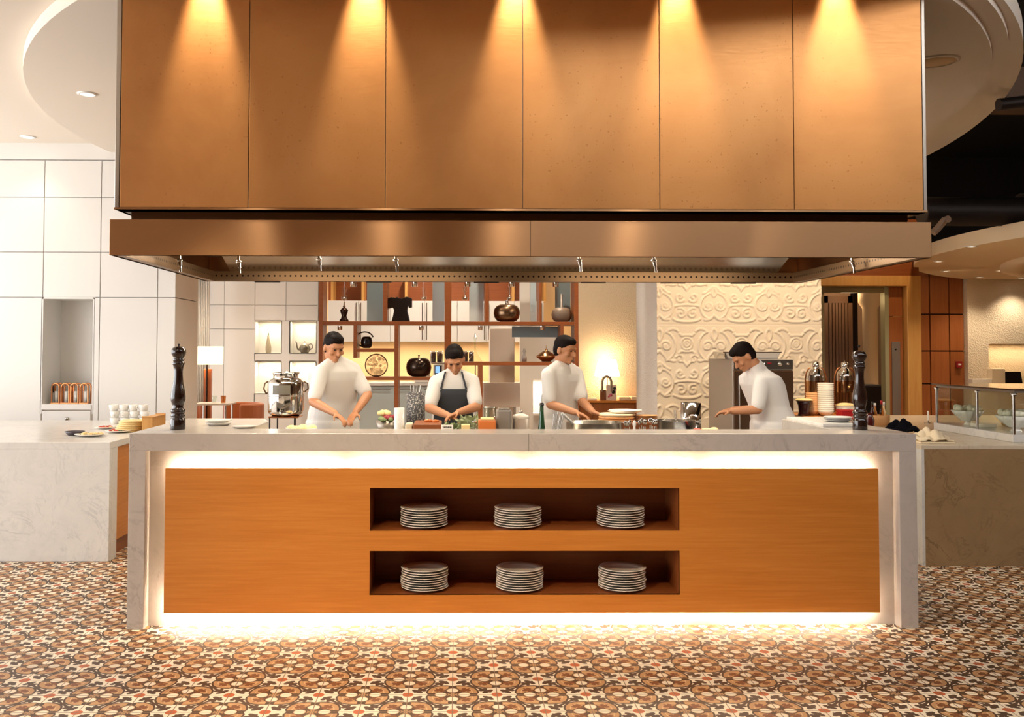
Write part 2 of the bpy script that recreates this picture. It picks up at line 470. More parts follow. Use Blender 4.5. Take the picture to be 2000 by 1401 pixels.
# the front room ceiling beyond the frame
struct('ceiling', MB().box(CX0, 11, -3, 2.7, 3.62, 3.75), CEIL_TAN)
struct('trim_1', slotted(arc(3.90, 4.62, 0, 2 * PI, 140)[:-1], 3.53, 3.619), CEIL)          # dropped disc over the island
struct('trim_2', MB().prismz(arc(3.99, 4.74, -PI / 2, PI / 2, 60) + arc(3.8, 4.5, PI / 2, -PI / 2, 60), 3.575, 3.62), CEIL)
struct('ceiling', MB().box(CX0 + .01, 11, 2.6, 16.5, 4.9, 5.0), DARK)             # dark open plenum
struct('wall_front', MB().box(-7.5, 11, -2.6, -2.45, 0, 4.9), mat('front_wall_brown', '#6b4c34', .7))
struct('wall_right', MB().box(10.9, 11, -3, 16.5, 0, 4.9), mat('dim_brown_wall', '#8f6a48', .8))

# glazed fronts that let the daylight in (left and behind on the left)
fr = MB()
for y in np.linspace(-1.3, 9.5, 8): fr.box(-7.5, -7.42, y - .03, y + .03, 0, 3.62)
for z in (.04, 3.58): fr.box(-7.5, -7.42, -1.3, 9.5, z - .04, z + .04)
struct('window_1', fr, DARKMETAL)
struct('wall_back', MB().box(-7.5, 11, 16.4, 16.5, 0, 4.9).box(CX0, CX0 + .05, 9.9, 16.4, 3.75, 4.9), DARK)

# white panelled cabinet wall on the left
WY = 9.6
def panel_grid(mb, xs, zs, y, t=.03, gap=.004, skip=()):
    for i in range(len(xs) - 1):
        for j in range(len(zs) - 1):
            if (i, j) in skip: continue
            mb.box(xs[i] + gap, xs[i + 1] - gap, y, y + t, zs[j] + gap, zs[j + 1] - gap)
    return mb
zs = [0.0, 2.065, 2.52, 3.075, 3.45]
xs = [-7.5, -6.6, -6.05, -5.45, -4.80, -4.145, -3.575, -3.0, -2.82]
g = panel_grid(MB(), xs, zs, WY, skip={(4 + 0, 9), (5, 0), (4, 9)})
nx0, nx1 = -4.15, -3.63
g.box(nx1, -3.579, WY, WY + .03, 0.004, 2.061)
g.box(-7.5, -2.82, WY - .01, WY + .03, 3.455, 3.62)
g.box(nx0 - .005, nx0 + .012, WY, WY + .45, .9, 2.065)                     # niche reveals
g.box(nx1 - .012, nx1 + .004, WY, WY + .45, .9, 2.065)
g.box(nx0, nx1, WY, WY + .45, 2.05, 2.065)
g.box(nx0, nx1, WY + .44, WY + .46, 0, 2.065)
g.box(-7.5, nx0, WY + .031, WY + .05, 0, 3.5); g.box(nx1, -2.83, WY + .031, WY + .05, 0, 3.5); g.box(nx0, nx1, WY + .031, WY + .05, 2.07, 3.5)
# the side that runs back
for j in range(4): g.box(-2.85, -2.82, WY + .004, WY + .84, zs[j] + .004, zs[j + 1] - .004)
g.box(-2.87, -2.852, WY + .05, WY + .84, 0, 3.62)
struct('wall_left', g, WHITE_PANEL)
struct('wall_left', MB().box(-7.52, -7.4, 9.5, 10.9, 0, 3.62).box(-7.52, -7.4, -2.6, -1.3, 0, 3.62).box(-7.52, -7.4, 15.1, 16.5, 0, 3.62), WHITE_PANEL)
fr = MB()
for y in np.linspace(10.93, 15.07, 4): fr.box(-7.5, -7.42, y - .03, y + .03, 0, 3.62)
struct('window_2', fr, DARKMETAL)

# drawers under the niche
t = thing('drawer_unit', 'white drawer unit set into the niche of the panelled wall below the wooden arches', 'drawers', (-3.89, WY, 0))
MB().bbox(nx0 + .015, nx1 - .015, WY - .006, WY + .43, .94, .995).build('top', WHITE_PANEL, t)
d = MB().bbox(nx0 + .02, nx1 - .02, WY - .004, WY + .02, .755, .93).build('drawer', WHITE_PANEL, t)
MB().lathe([(0.0, 0), (.016, 0), (.018, .012), (.008, .02), (0, .02)], n=14).xf(Matrix.Translation((-3.885, WY - .004, .85)) @ Matrix.Rotation(PI / 2, 4, 'X')).build('knob', STEEL, d)
MB().bbox(nx0 + .02, nx1 - .02, WY - .004, WY + .02, .35, .745).build('drawer', WHITE_PANEL, t)
MB().box(nx0 + .07, nx1 - .07, WY - .012, WY - .004, .742, .748).build('handle', STEEL, t)

# far back wall on the left, with lit niches
BY = 14.6
g = MB()
def X(px, Y): return at(px, 690, Y).x
def Z(py, Y, px=900): return at(px, py, Y).z
bx = [X(p, BY) for p in (392, 437, 497, 558, 621)]
n_top, n_bot = Z(627, BY, 550), Z(690, BY, 550); m_top, m_bot = Z(706, BY, 550), Z(769, BY, 550)
for i in range(4):
    rows = [0, Z(643, BY, 500), Z(596, BY, 500), 3.1] if i < 2 else [n_top, Z(596, BY, 500), 3.1]
    for j in range(len(rows) - 1): g.box(bx[i] + .003, bx[i + 1] - .003, BY, BY + .03, rows[j] + .003, rows[j + 1] - .003)
nich = []
for a, b in ((498, 549), (566, 617)):
    xa, xb = X(a, BY), X(b, BY); nich += [(xa, xb, n_bot, n_top), (xa, xb, m_bot, m_top)]
    g.box(xa, xb, BY, BY + .03, m_top, n_bot); g.box(xa, xb, BY, BY + .03, 0, m_bot)
for a, b in ((498, 498.01), (549, 566), (617, 622)): g.box(X(a, BY), X(b, BY), BY, BY + .03, 0, n_top)
for xa, xb, za, zb in nich:
    g.box(xa, xb, BY + .28, BY + .30, za, zb); g.box(xa - .01, xa, BY, BY + .3, za, zb); g.box(xb, xb + .01, BY, BY + .3, za, zb)
    g.box(xa, xb, BY, BY + .3, zb, zb + .01); g.box(xa, xb, BY, BY + .3, za - .01, za)
g.box(bx[0] - 4, bx[0] - .35, BY, BY + .03, 0, 3.62)
g.box(bx[0] - 4, bx[0] + .01, BY + .03, BY + .06, 0, 3.62)
g.box(bx[0], 0, BY + .32, BY + .36, 0, 3.62)
struct('wall_back', g, WHITE_PANEL)
for i, (xa, xb, za, zb) in enumerate(nich):
    light('AREA', 'niche_light', ((xa + xb) / 2, BY + .12, zb - .015), 3.2 if i % 2 == 0 else 3.8, (1, .86, .62), aim=((xa + xb) / 2, BY + .16, 0), shape='RECTANGLE', size=.34, size_y=.03)
# sheer curtain in the far corner
cu = MB(); x0, x1 = X(380, 14.2), X(408, 14.2)
pts = [(x0 + (x1 - x0) * k / 40, 14.2 + .03 * math.sin(k * 1.3)) for k in range(41)]
cu.add([(p[0], p[1], z) for z in (0.0, 3.5) for p in pts], [(k, k + 1, k + 42, k + 41) for k in range(40)], True)
o = cu.build('curtain', CURTAIN); md = o.modifiers.new('s', 'SOLIDIFY'); md.thickness = .004
tag(o, 'white floor-length curtain in the far corner behind the floor lamp', 'curtain')

# warm pebbled plaster behind the lamp; carved plaster wall in front of it
TY = 13.6
struct('wall_back', MB().box(X(1118, TY), 2.95, TY, TY + .1, 0, 3.4), STUCCO)
KY0, KX0, KX1 = 10.5, 2.215, 4.04
def relief():
    sx, sz = .0075, .0075; x0, x1, z0, z1 = KX0, KX1, .80, 2.62
    nx = int((x1 - x0) / sx) + 1; nz = int((z1 - z0) / sz) + 1
    PX, PZ = .606, .84
    # motif in one half repeat u in [0,.303], v in [0,.84]; ridges as polylines (width, height)
    C = []
    def spiral(cx, cz, r0, r1, a0, a1, w_=.012, h=1.0, n=40):
        C.append(([(cx + (r0 + (r1 - r0) * k / n) * math.cos(a0 + (a1 - a0) * k / n), cz + (r0 + (r1 - r0) * k / n) * math.sin(a0 + (a1 - a0) * k / n)) for k in range(n + 1)], w_, h))
    def bez(p, w_=.012, h=1.0, n=24):
        q = []
        for k in range(n + 1):
            s = k / n; a = (1 - s) ** 3; b = 3 * s * (1 - s) ** 2; c = 3 * s * s * (1 - s); d = s ** 3
            q.append((a * p[0][0] + b * p[1][0] + c * p[2][0] + d * p[3][0], a * p[0][1] + b * p[1][1] + c * p[2][1] + d * p[3][1]))
        C.append((q, w_, h))
    # round frame with two facing scrolls
    spiral(0, .60, .175, .175, -PI / 2 + .45, PI / 2 - .45, .011); spiral(.072, .60, .012, .062, 1.2, 9.6, .012); spiral(.072, .60, 0, .010, 0, 6.3, .014)
    bez([(.0, .545), (.05, .50), (.07, .48), (.075, .44)]); bez([(.0, .66), (.03, .71), (.045, .75), (.0, .79)]); bez([(.075, .755), (.12, .80), (.17, .80), (.20, .765)])
    # pointed leaves above and below, medallion on the other axis
    spiral(.303, .63, .030, .034, 0, 6.3, .010); spiral(.303, .63, .062, .066, PI / 2, PI * 1.5, .010); spiral(.303, .63, 0, .006, 0, 6.3, .014)
    bez([(.303, .54), (.27, .53), (.235, .56), (.215, .52)]); bez([(.303, .72), (.27, .73), (.245, .70), (.225, .735)])
    spiral(.225, .455, .010, .050, 2.6, 9.0, .011); bez([(.175, .44), (.14, .42), (.11, .46), (.075, .44)])
    # lower frame
    spiral(0, .20, .150, .150, -PI / 2 + .3, PI / 2 - .3, .011); spiral(.062, .205, .010, .055, 4.2, 12.2, .012); spiral(.062, .205, 0, .008, 0, 6.3, .014)
    bez([(0, .10), (.03, .07), (.05, .04), (.10, .055)]); bez([(0, .31), (.03, .34), (.03, .37), (.0, .40)]); bez([(.0, .42), (.05, .40), (.06, .36), (.11, .345)])
    spiral(.225, .30, .010, .055, -1.2, 5.6, .012); spiral(.235, .12, .012, .060, 1.0, 8.2, .012)
    bez([(.303, .22), (.27, .21), (.22, .22), (.17, .20)]); bez([(.303, .38), (.29, .40), (.28, .41), (.262, .43)]); bez([(.303, .03), (.26, .03), (.2, .03), (.155, .06)])
    nu, nv = int(PX / 2 / .004) + 2, int(PZ / .004) + 2
    U, V = np.meshgrid(np.arange(nu) * .004, np.arange(nv) * .004)
    H = np.zeros_like(U)
    for pts, w_, h in C:
        D = np.full_like(U, 9.0)
        for (xa, za) in pts: D = np.minimum(D, (U - xa) ** 2 + (V - za) ** 2)
        D = np.sqrt(D); H = np.maximum(H, h * np.clip(1.0 - (D / (w_ * 1.25)) ** 2, 0, 1) ** .6)
    xsv = x0 + np.arange(nx) * (x1 - x0) / (nx - 1); zsv = z0 + np.arange(nz) * (z1 - z0) / (nz - 1)
    uu = np.abs(((xsv - (x0 + .33)) % PX + PX) % PX - PX / 2)  # mirrored repeat
    vv = (zsv - 1.83) % PZ
    iu = np.clip((uu / .004).astype(int), 0, nu - 1); iv = np.clip((vv / .004).astype(int), 0, nv - 1)
    hh = H[iv][:, iu]
    seam = np.abs(zsv - 1.83) < .006; hh[seam, :] = -.35
    # roughened edges
    rng = np.random.RandomState(3); hh = hh + rng.rand(*hh.shape) * .06
    XX, ZZ = np.meshgrid(xsv, zsv); YY = KY0 - .014 * hh
    v = np.stack([XX.ravel(), YY.ravel(), ZZ.ravel()], 1)
    i, j = np.meshgrid(np.arange(nz - 1), np.arange(nx - 1), indexing='ij'); a = (i * nx + j).ravel()
    f = np.stack([a, a + 1, a + nx + 1, a + nx], 1)
    me = bpy.data.meshes.new('wall_back'); me.from_pydata(v.tolist(), [], f.tolist()); me.update()
    me.polygons.foreach_set('use_smooth', [True] * len(me.polygons)); me.materials.append(CARVED)
    o = bpy.data.objects.new('wall_back', me); COL.objects.link(o); o['kind'] = 'structure'
    o['label'] = 'plaster wall carved with scrolling relief'
relief()
struct('wall_back', MB().box(KX0, KX1, KY0 + .001, KY0 + .1, 0, 3.4).box(KX0, KX1, KY0 - .01, KY0, 0, .8), CARVED)
struct('wall_back', MB().box(KX0 - .001, KX0 + .3, KY0 + .002, KY0 + 1.2, 0, 3.4), STUCCO_DAYLIT)

# timber portal, doorway and panelled wall on the right
PY = 12.5
px_ = lambda p, Y=PY: X(p, Y)
g = MB()
ztop = Z(560, PY, 1700)
zh = Z(540, PY, 1780)
struct('door_1', MB().bbox(px_(1765), px_(1792), PY - .12, PY + .3, 0, zh, .01).bbox(px_(1590), px_(1765), PY - .12, PY + .3, ztop, zh, .01), W_PALE)
struct('trim_3', MB().box(px_(1560), px_(1793), PY - .05, PY + .6, zh, zh + .75), W_DARK)
o = struct('wall_right', panel_grid(MB(), [px_(1736), px_(1764)], [0, Z(618, PY, 1750), ztop], PY, .06), W_RED)
t = thing('push_plate', 'brushed steel plate standing upright on the reddish panel beside the doorway', 'plate', (px_(1749), PY - .01, Z(830, PY, 1750)))
MB().bbox(px_(1741), px_(1757), PY - .022, PY - .002, Z(832, PY, 1750), Z(668, PY, 1750), .003).build('plate', STEEL_DULL, t)
MB().ellips((px_(1748), PY - .022, Z(683, PY, 1750)), (.012, .008, .012)).build('screw', DARKMETAL, t)
struct('trim_4', MB().box(px_(1727), px_(1735), PY - .03, PY + .1, 0, ztop), mat('pale_green_metal', '#a5a07e', .4, .3))
struct('trim_5', MB().box(px_(1603), px_(1609), PY - .03, PY + .1, 0, ztop).box(px_(1603), px_(1735), PY - .02, PY + .1, Z(572, PY, 1700), ztop), mat('olive_metal', '#8d7d5a', .5, .2))
# room seen through the doorway
struct('wall_back', MB().box(4.6, 7.2, 15.9, 16, 0, 3.3), mat('brown_plaster', '#9a7a60', .8))
t = thing('slatted_screen', 'taupe screen of tall vertical slats in the dark doorway', 'screen', (px_(1640, 13.2), 13.2, 0))
a, b = px_(1610, 13.2), px_(1666, 13.2); zt = Z(592, 13.2, 1640)
MB().box(a, a + .06, 13.2, 13.28, 0, zt + .1).box(b - .06, b, 13.2, 13.28, 0, zt + .1).box(a, b, 13.2, 13.28, zt, zt + .1).build('frame', SLAT, t)
n = 6
for k in range(n):
    xx = a + .09 + (b - a - .18) * k / (n - 1)
    MB().bbox(xx - .018, xx + .018, 13.19, 13.27, 0, zt, .006).build('slat', SLAT, t)
o = MB().box(px_(1668, 13.4), px_(1676, 13.4), 13.4, 13.5, 0, 3).build('post', DARKMETAL); tag(o, 'thin dark metal post inside the doorway right of the slatted screen', 'post')
o = MB().lathe([(.16, 0), (.16, .12), (.11, .18), (.11, 2.2), (.17, 2.3), (.17, 2.45)], (px_(1700, 14.8), 14.8, 0)).build('column', mat('column_plaster', '#c9ab84', .7)); tag(o, 'pale round column deep inside the doorway', 'column')
o = MB().bbox(px_(1683, 13.3), px_(1727, 13.3), 13.2, 13.7, 0, Z(752, 13.3, 1700), .02).build('sideboard', DARKMETAL); tag(o, 'black low cabinet inside the doorway', 'cabinet')

# panelled timber wall and pebbled wall far right
RY = 14.6
pz = [0] + [Z(p, RY, 1850) for p in (750, 686, 614)] + [3.2]
struct('wall_back', panel_grid(MB(), [X(p, RY) for p in (1790, 1817, 1855, 1884)], pz, RY, .04, .009), W_RED)
struct('wall_back', MB().box(X(1770, RY), X(1884, RY), RY + .04, RY + .08, 0, 3.2), DARK)
xa, xn = X(1884, RY), X(1924, RY)
zn, zb_ = Z(672, RY, 1950), Z(752, RY, 1950)
g = MB().box(xa, xn, RY - .1, RY + .05, 0, 3.2).box(xn, 10.9, RY - .1, RY + .05, zn, 3.2).box(xn, 10.9, RY - .1, RY + .05, 0, zb_).box(xn, 10.9, RY + .35, RY + .4, zb_, zn).box(xn - .01, xn, RY, RY + .4, zb_, zn).box(xn, 10.9, RY, RY + .4, zn, zn + .01)
struct('wall_back', g, STUCCO)
t = thing('fire_alarm', 'small red fire alarm box on the right timber wall', 'alarm', (X(1871, RY), RY, Z(712, RY, 1870)))
c = at(1871, 712, RY)
MB().bbox(c.x - .045, c.x + .045, RY - .05, RY, c.z - .05, c.z + .05, .006).build('box', ALARM, t)
MB().box(c.x - .022, c.x + .022, RY - .053, RY - .05, c.z - .012, c.z + .012).build('plate', CERAMIC_W, t)

light('AREA', 'niche_light', (X(1975, RY), RY + .15, zn - .02), 9, WARM, aim=(X(1975, RY), RY + .2, 0), shape='RECTANGLE', size=1.5, size_y=.1)  # unseen area light added to lift the dark niche
light('POINT', 'doorway_fill', (px_(1655, 12.9), 12.85, 2.25), 4, WARM, shadow_soft_size=.1)  # unseen point light added to brighten the slatted screen
light('POINT', 'hall_fill', (6.1, 15.0, 2.5), 25, WARM, shadow_soft_size=.15)  # unseen point light added to brighten the room behind the doorway
# low round ceiling far right with its downlights
g = MB().prismz([(10.97 + 5.56 * math.cos(2 * PI * k / 120), 9.92 + 5.56 * math.sin(2 * PI * k / 120)) for k in range(120)], 2.645, 2.80)
struct('ceiling', g, CEIL_LOW)
g = MB()
ring = lambda r, z: [(11.0 + r * math.cos(2 * PI * k / 96), 10.1 + r * math.sin(2 * PI * k / 96), z) for k in range(96)]
g.add(ring(4.5, 2.60) + ring(4.5, 2.645) + ring(4.1, 2.60) + ring(4.1, 2.645), [(k, (k + 1) % 96, (k + 1) % 96 + 96, k + 96) for k in range(96)] + [(k, k + 192, (k + 1) % 96 + 192, (k + 1) % 96) for k in range(96)] + [(k + 192, k + 288, (k + 1) % 96 + 288, (k + 1) % 96 + 192) for k in range(96)], True)
struct('trim_6', g, CEIL_LOW, fix=True)

def downlight(p, label, group, r=.05, energy=0, spot=None, col=SOFT):
    t = thing('downlight', label, 'ceiling light', p, group)
    MB().lathe([(r * 1.35, 0), (r * 1.35, -.006), (r, -.012), (r * .9, -.004)], p, 24).build('rim', CERAMIC_W, t)
    MB().lathe([(0.0001, -.005), (r * .88, -.005), (r * .88, -.001)], p, 20).build('lens', SPOTEMIT, t)
    if energy:
        l = light('SPOT', 'downlight_beam', (p[0], p[1], p[2] - .03), energy, col, parent=t, spot_size=spot or 1.6, spot_blend=.8, shadow_soft_size=.05)
    return t
where = ['rearmost left', 'left', 'middle', 'lower middle', 'lower right', 'far right']
for i, (a, b) in enumerate(((1833, 510), (1847, 529), (1897, 481), (1913, 541), (1953, 528), (1996, 543))):
    z = 2.645
    downlight(atz(a, b, z), 'small round downlight in the low round ceiling, %s of six from the left' % ['first', 'second', 'third', 'fourth', 'fifth', 'sixth'][i], 'downlights in the low round ceiling', .045, 55, 1.9)
downlight(atz(170, 183, 3.53), 'round downlight in the dropped disc at the upper left', 'downlights over the white cabinets', .055, 14, 1.7)
downlight(atz(55, 267, 3.62), 'round downlight in the flat ceiling nearest the white panelled wall', 'downlights over the white cabinets', .055, 14, 1.7)
p = atz(1828, 119, 3.53)
t = thing('ceiling_speaker', 'round flush ceiling speaker in the disc right of the hood', 'speaker', p)
MB().lathe([(.15, 0), (.15, -.008), (.13, -.012), (.128, -.004)], p, 32).build('rim', CEIL, t)
MB().lathe([(.0001, -.006), (.128, -.006), (.128, -.001)], p, 32).build('grille', CEIL_TAN, t)

# ducts in the dark plenum
t = thing('air_duct', 'dark ribbed flexible duct hanging below the dark ceiling right of the hood', 'duct', (4.5, 9.4, 2.85))
c0, c1 = at(1800, 413, 9.4), at(1992, 408, 9.4); pr = []; L = c1.x - c0.x
for k in range(121): pr.append((.135 + (.010 if k % 2 else 0), L * k / 120))
MB().lathe(pr, (0, 0, 0), 24).xf(Matrix.Translation(c0) @ Matrix.Rotation(PI / 2, 4, 'Y')).build('hose', DARKMETAL, t)
MB().lathe([(.155, 0), (.155, .12)], (0, 0, 0), 24).xf(Matrix.Translation(c1) @ Matrix.Rotation(PI / 2, 4, 'Y')).build('collar', DARKMETAL, t)
o = MB().tube([at(1822, 455, 9.2), at(1830, 448, 9.2), at(1845, 430, 9.25), at(1852, 428, 9.2)], .035, 12).build('pipe', mat('taupe_pipe', '#8a6d55', .6)); tag(o, 'short taupe pipe elbow under the dark ribbed duct', 'pipe')
o = MB().tube([at(1950, 205, 7.5), at(2080, 190, 7.5)], .05, 14).build('pipe', DARKMETAL); tag(o, 'dark pipe at the upper right edge above the low round ceiling', 'pipe')
o = MB().box(at(1960, 120, 8).x, 9, 8, 8.6, at(1960, 190, 8).z, at(1960, 130, 8).z).build('air_duct', mat('dull_duct', '#5b4636', .6, .3)); tag(o, 'brown rectangular duct at the top right corner', 'duct')
# ================================================================ extraction hood over the island
HL, HR, HF, HB = -1.909, 2.641, 5.25, 7.29
t = thing('extraction_hood', 'huge gold panelled kitchen hood with a brushed steel rim above the marble island', 'hood', (.37, 6.27, 2.06))
zb, zt = 2.065, 2.2635
# rim: hollow steel frame
w_ = .03
r = MB().bbox(HL, HR, HF, HF + w_, zb, zt, .003).bbox(HL, HR, HB - w_, HB, zb, zt, .003).bbox(HL, HL + w_, HF + w_, HB - w_, zb, zt, .003).bbox(HR - w_, HR, HF + w_, HB - w_, zb, zt, .003)
r.build('rim', BRUSHED, t)
for xs_ in (.41,): MB().box(xs_ - .001, xs_ + .001, HF - .001, HF, zb, zt).build('seam', DARKMETAL, t)
MB().box(HL + .02, HR - .02, HF + .02, HB - .02, zt - .005, zt + .002).build('shoulder', BRUSHED, t)
nk = .085
MB().box(HL + nk, HR - nk, HF + .10, HB - .1, zt, 2.33).build('neck', BRUSHED, t)
# panels
PL, PR, pb, ptop = -1.884, 2.618, 2.318, 3.83
MB().box(PL + .012, PR - .012, HF + .012, HB - .1, pb + .01, ptop).build('carcass', STEEL_DULL, t)
sx = [PL + .028] + [X(p, HF) + 0 for p in (482, 751, 1021, 1290, 1554)] + [PR - .02]
for i in range(6):
    MB().bbox(sx[i] + .002, sx[i + 1] - .002, HF - .002, HF + .011, pb + .012, ptop, .002).build('front_panel', HOODM, t)
MB().bbox(PL, PL + .026, HF - .002, HB - .1, pb, ptop, .003).build('corner_trim', STEEL, t)
MB().bbox(PR - .018, PR, HF - .002, HB - .1, pb, ptop, .003).build('corner_trim', STEEL_DULL, t)
MB().box(PL, PR, HF - .004, HF + .10, pb, pb + .011).build('bottom_trim', BRUSHED, t)
MB().box(PL, PR, HF + .1, HB - .1, pb, pb + .011).build('soffit', STEEL_DULL, t)
# inside of the rim
MB().box(HL + .03, HR - .03, HF + .03, HB - .03, zt - .012, zt - .006).build('inner_lid', STEEL_DULL, t)
bf = MB(); yb0, yb1 = HB - .40, HB - .06
bf.add([(HL + .2, yb0, zt - .012), (HR - .2, yb0, zt - .012), (HR - .2, yb1, zb + .07), (HL + .2, yb1, zb + .07), (HL + .2, yb1 + .02, zb + .07), (HR - .2, yb1 + .02, zb + .07), (HR - .2, yb1 + .02, zt - .012), (HL + .2, yb1 + .02, zt - .012)],
       [(0, 1, 2, 3), (3, 2, 5, 4), (4, 5, 6, 7)])
bf.build('rear_baffle', STEEL, t)
lip = MB().box(HL + .03, HR - .03, HB - .075, HB - .07, zb + .005, zb + .075).box(HL + .03, HR - .03, HB - .075, HB - .03, zb, zb + .006)
lip.build('perforated_rail', PERF, t)
MB().box(HL + .07, HL + .075, HF + .03, HB - .07, zb + .005, zb + .075).box(HL + .03, HL + .075, HF + .03, HB - .07, zb, zb + .006).build('perforated_rail', PERF, t)
MB().box(HR - .075, HR - .07, HF + .03, HB - .07, zb + .005, zb + .075).box(HR - .075, HR - .03, HF + .03, HB - .07, zb, zb + .006).build('perforated_rail', PERF, t)
for a in (499, 716, 925, 1133, 1288, 1425):
    x = X(a, HB); MB().bbox(x, x + .19, HB - .06, HB - .03, zb - .008, zb, .002).build('latch', DARKMETAL, t)
for i, (a, b) in enumerate(((351, 505), (466, 508), (623, 503), (773, 505), (1131, 505), (1277, 506), (1664, 508))):
    Yn = 6.0; p = at(a, b, Yn); k = MB().tube([(p.x, Yn, zt - .012), (p.x, Yn, p.z - .01)], .009, 8)
    k.tube([(p.x, Yn, p.z - .01), (p.x + .008, Yn - .01, p.z - .05)], [.013, .011], 8).ellips((p.x, Yn, p.z - .012), (.018, .018, .012)).tube([(p.x + .008, Yn - .01, p.z - .05), (p.x + .01, Yn - .012, p.z - .085)], [.007, .009], 8)
    k.build('nozzle', CHROME, t)
# light tubes under the lid
for xx, ln, en in ((-.75, 1.6, 9), (1.6, 1.4, 9)):
    MB().bbox(xx - ln / 2, xx + ln / 2, 6.35, 6.43, zt - .045, zt - .012, .008).build('light_tube', mat('tube_%d' % int(ln * 10), '#ffffff', .4, emit='#ffe9c8', es=5), t)
    light('AREA', 'hood_light', (xx, 6.39, zt - .05), en * 4.5, (1, .86, .66), parent=t, shape='RECTANGLE', size=ln, size_y=.08)

# spotlights washing the hood front
for i, a in enumerate((395, 712, 1008, 1325, 1642)):
    p = Vector((X(a, HF) , HF - .10, 3.84))
    q = thing('downlight', 'recessed spotlight washing the gold hood front, %s from the left' % ['first', 'second', 'third', 'fourth', 'fifth'][i], 'ceiling light', p, 'spotlights over the hood front')
    MB().lathe([(.07, 0), (.07, -.008), (.052, -.012), (.05, -.003)], p, 24).build('rim', CERAMIC_W, q)
    light('SPOT', 'downlight_beam', p + Vector((0, 0, -.02)), 260 if i != 2 else 220, (1.0, .86, .68), parent=q, aim=p + Vector((0, .10, -.62)), spot_size=math.radians(38), spot_blend=.85, shadow_soft_size=.025)

# ================================================================ marble island
CL, CR, CF, CT, CB = -1.816, 2.583, 5.34, 1.0815, 5.64
t = thing('marble_island', 'long pale marble kitchen island with a glowing recess and orange veneer front', 'kitchen island', (.38, 6.3, 0))
zi = .983; xl, xr = -1.724, 2.485
arm = 6.49
top = MB().prismz([(CL, CF), (CR, CF), (CR, arm), (2.22, arm), (2.22, CB), (-1.22, CB), (-1.22, arm - .25), (-1.30, arm), (CL, arm)], zi, CT)
top.build('countertop', MARBLE, t, bevel=.003)
MB().box(CL, xl, CF, arm, 0, zi).build('leg', MARBLE, t, bevel=.002)
MB().box(xr, CR, CF, arm, 0, zi).build('leg', MARBLE, t, bevel=.002)
RB = 5.42; ol_, or_ = -.479, 1.250
MB().box(xl, ol_ - .012, RB, RB + .03, 0, zi).box(or_ + .012, xr, RB, RB + .03, 0, zi).box(ol_ - .012, or_ + .012, RB, RB + .03, 0, .186 - .012).box(ol_ - .012, or_ + .012, RB, RB + .03, .777 + .012, zi).build('back_slab', MARBLE, t)
MB().box(.4055, .407, CF - .0006, CF, zi, CT).build('joint', DARKMETAL, t)
# veneer panel with an open shelf niche
vl, vr, vb, vt = -1.617, 2.372, .086, .885
ol, orr, o_t, o_b, m_t, m_b = -.479, 1.250, .777, .186, .539, .428
VF = CF + .012
VB = VF + .022
v = MB().box(vl, ol, VF, VB, vb, vt).box(orr, vr, VF, VB, vb, vt).box(ol, orr, VF, VB, o_t, vt).box(ol, orr, VF, VB, vb, o_b)
v.build('veneer_panel', W_VENEER, t)
# niche box, walls in dark walnut
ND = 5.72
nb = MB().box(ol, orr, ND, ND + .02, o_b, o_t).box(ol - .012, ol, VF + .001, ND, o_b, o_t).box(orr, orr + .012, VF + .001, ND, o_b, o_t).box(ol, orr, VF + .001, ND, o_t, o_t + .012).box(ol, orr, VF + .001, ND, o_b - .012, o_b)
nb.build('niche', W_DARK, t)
MB().box(ol, orr, VF, VF + .02, m_b, m_t).build('shelf_front', W_VENEER, t)
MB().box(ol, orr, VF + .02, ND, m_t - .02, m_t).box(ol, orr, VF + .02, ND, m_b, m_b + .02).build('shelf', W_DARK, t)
# LED strips tucked behind the panel's top and bottom edges
def led(x0, x1, y0, y1, z0, z1, m_=LEDEMIT):
    MB().box(x0, x1, y0, y1, z0, z1).build('led_strip', m_, t)
for i in range(4):
    a = vl + (vr - vl) * (i + .03) / 4; b = vl + (vr - vl) * (i + .97) / 4
    led(a, b, VB + .001, VB + .012, vt - .022, vt - .004)
    led(a, b, VB + .001, VB + .012, vb + .004, vb + .022, LEDLOW[i])
for a, b in ((vl + .006, vl + .012), (vr - .012, vr - .006)):
    MB().box(a, b, VB + .001, VB + .010, vb + .06, vt - .06).build('added_side_glow', SIDE_GLOW, t)  # weak glowing strips added to lighten the leg faces, no LED known here
# cooking line behind the front slab
t = thing('cooking_counter', 'stainless steel cooking counter behind the marble slab carrying pans and ingredients', 'counter', (.38, 6.5, 0))
MB().box(xl + .0, ol - .02, RB + .03, 7.38, .1, .90).box(orr + .02, xr, RB + .03, 7.38, .1, .90).box(ol - .02, orr + .02, ND + .03, 7.38, .1, .90).build('base_cabinet', STEEL_DULL, t)
MB().bbox(xl + .004, xr - .004, CB + .004, 7.40, .90, .925, .003).build('steel_worktop', STEEL, t)

